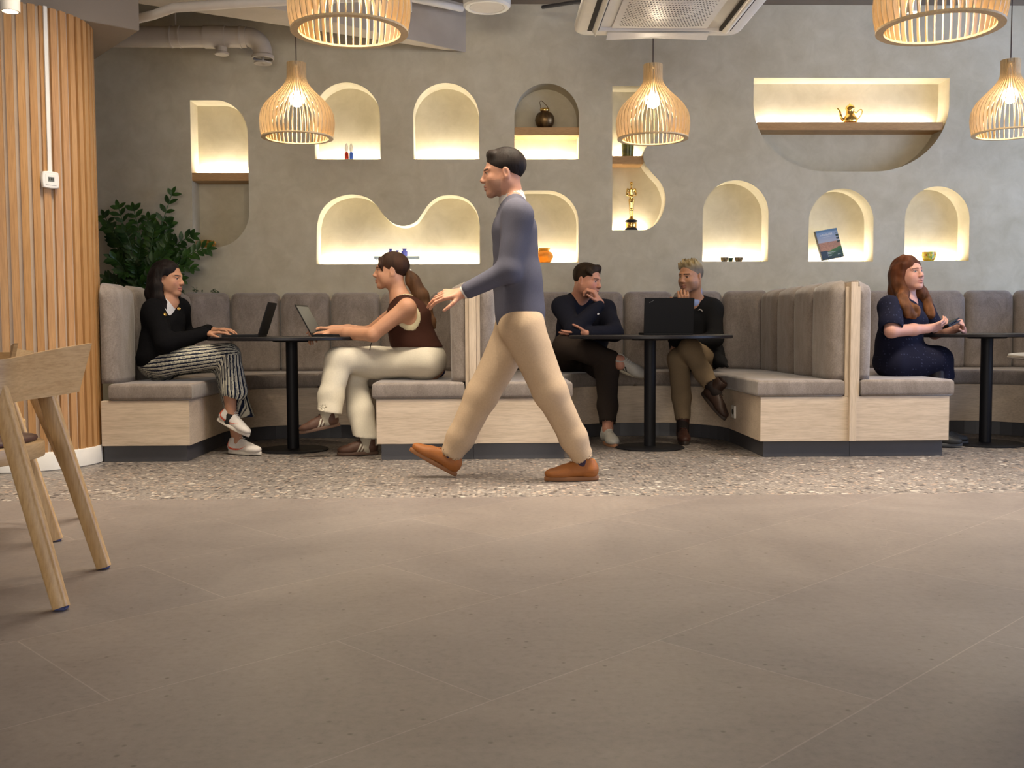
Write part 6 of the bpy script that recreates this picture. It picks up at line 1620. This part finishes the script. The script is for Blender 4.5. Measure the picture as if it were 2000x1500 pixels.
    sd.chain(catmull(l3, 3), [.036]*3+[.032]*3+[.028]*3+[.024]*3+[.006], k=.02); sd.chain(catmull(l4, 3), [.030]*3+[.022]*3+[.016]*3+[.012]*3+[.004], k=.015)
    sd.ell(g(0, .090, -.042), A(.068, .062, .094)*s, Mh, k=.008, op=-1); sd.ell(g(0, .10, -.03), A(.052, .06, .07)*s, Mh, k=.01, op=-1)
    sd.ell(g(.0, .06, -.13), A(.055, .06, .06)*s, Mh, k=.01, op=-1)
    def hc(V):
        t = np.clip((C[2]-V[:, 2])/.2, 0, 1)[:, None]; return vary((1, 1, 1), V, .45, 80, 2)*(A(.095, .028, .010)*(1-t)+A(.16, .062, .022)*t)
    build(sd, 'hair', M_hair, o, hc, lambda V: folds((V-C)@Mh, .005, 120, 4, (1, 1, .16)))
    shoe(o, A(J['A0'][0], J['A0'][1], .087), (.95, -.25, 0), color=(.02, .02, .02), solec=(.05, .05, .05), laces=(.03, .03, .03), sc=.9)
    shoe(o, A(J['A1'][0], J['A1'][1], .087), (.97, -.15, 0), color=(.02, .02, .02), solec=(.05, .05, .05), laces=(.03, .03, .03), sc=.9)
    # phone in a folio case, held in the hands
    a = P(1843, 638, 6.28); b = P(1868, 622, 6.38); ax = unit(b-a); sv = unit(np.cross(ax, (0.1, .4, 1))); up = np.cross(sv, ax)
    if up[2] < 0: up = -up; sv = -sv
    ph = root('phone', a, 'black smartphone in a folio case held by the woman in the navy dress', 'phone')
    for nm, off, tl, m_ in (('phone_body', 0., 0., M_laptop), ('case_flap', -.0105, -.04, M_black)):
        mb = MB(); mb.box((-.036, 0, -.0045), (.036, .150, .0045), .003); Mx = np.stack([sv, ax, up], 1)@rotm((1, 0, 0), tl)
        meshobj(nm, [a+up*off+Mx@np.array(q) for q in mb.v], mb.f, m_, ph, cut=40)
    mb = MB(); mb.box((-.033, .004, .0046), (.033, .146, .0052)); Mx = np.stack([sv, ax, up], 1); meshobj('screen', [a+Mx@np.array(q) for q in mb.v], mb.f, plain('phone_screen', (.006, .008, .014), .5), ph, smooth=False)

# ------------------------------------------------ golden figure of the statuette (plain generic standing figure)
def statuette_figure():
    x, y, z = STAT; q = lambda a, b, c: A(x+a*1.25, y+b*1.25, z+c*1.25); sd = Sd(.0028)
    sd.ell(q(0, 0, .232), (.012, .013, .016), k=.004); sd.cone(q(0, 0, .205), q(0, 0, .22), .007, k=.005)
    sd.cone(q(0, 0, .19), q(0, 0, .150), .024, .016, k=.01, side=(1, 0, 0), flat=.6); sd.cone(q(0, 0, .15), q(0, 0, .125), .016, .019, k=.01, side=(1, 0, 0), flat=.7)
    for sg in (-1, 1):
        sd.cone(q(sg*.024, 0, .196), q(sg*.030, -.004, .160), .009, .007, k=.008); sd.cone(q(sg*.030, -.004, .160), q(sg*.006, -.016, .150), .007, .005, k=.006)
        sd.cone(q(sg*.009, 0, .125), q(sg*.007, 0, .065), .012, .008, k=.008); sd.cone(q(sg*.007, 0, .065), q(sg*.006, 0, .008), .008, .006, k=.006); sd.cone(q(sg*.006, 0, .006), q(sg*.009, -.014, .005), .006, .005, k=.005)
    sd.cone(q(0, 0, -.001), q(0, 0, .004), .022, .020, k=.002)
    par = [c for c in scene.objects if c.name.startswith('statuette')][0]
    build(sd, 'figure', M_gold, par)
for fn in (woman_jacket, woman_brown, walker, man_navy, man_blazer, woman_phone, statuette_figure): fn()
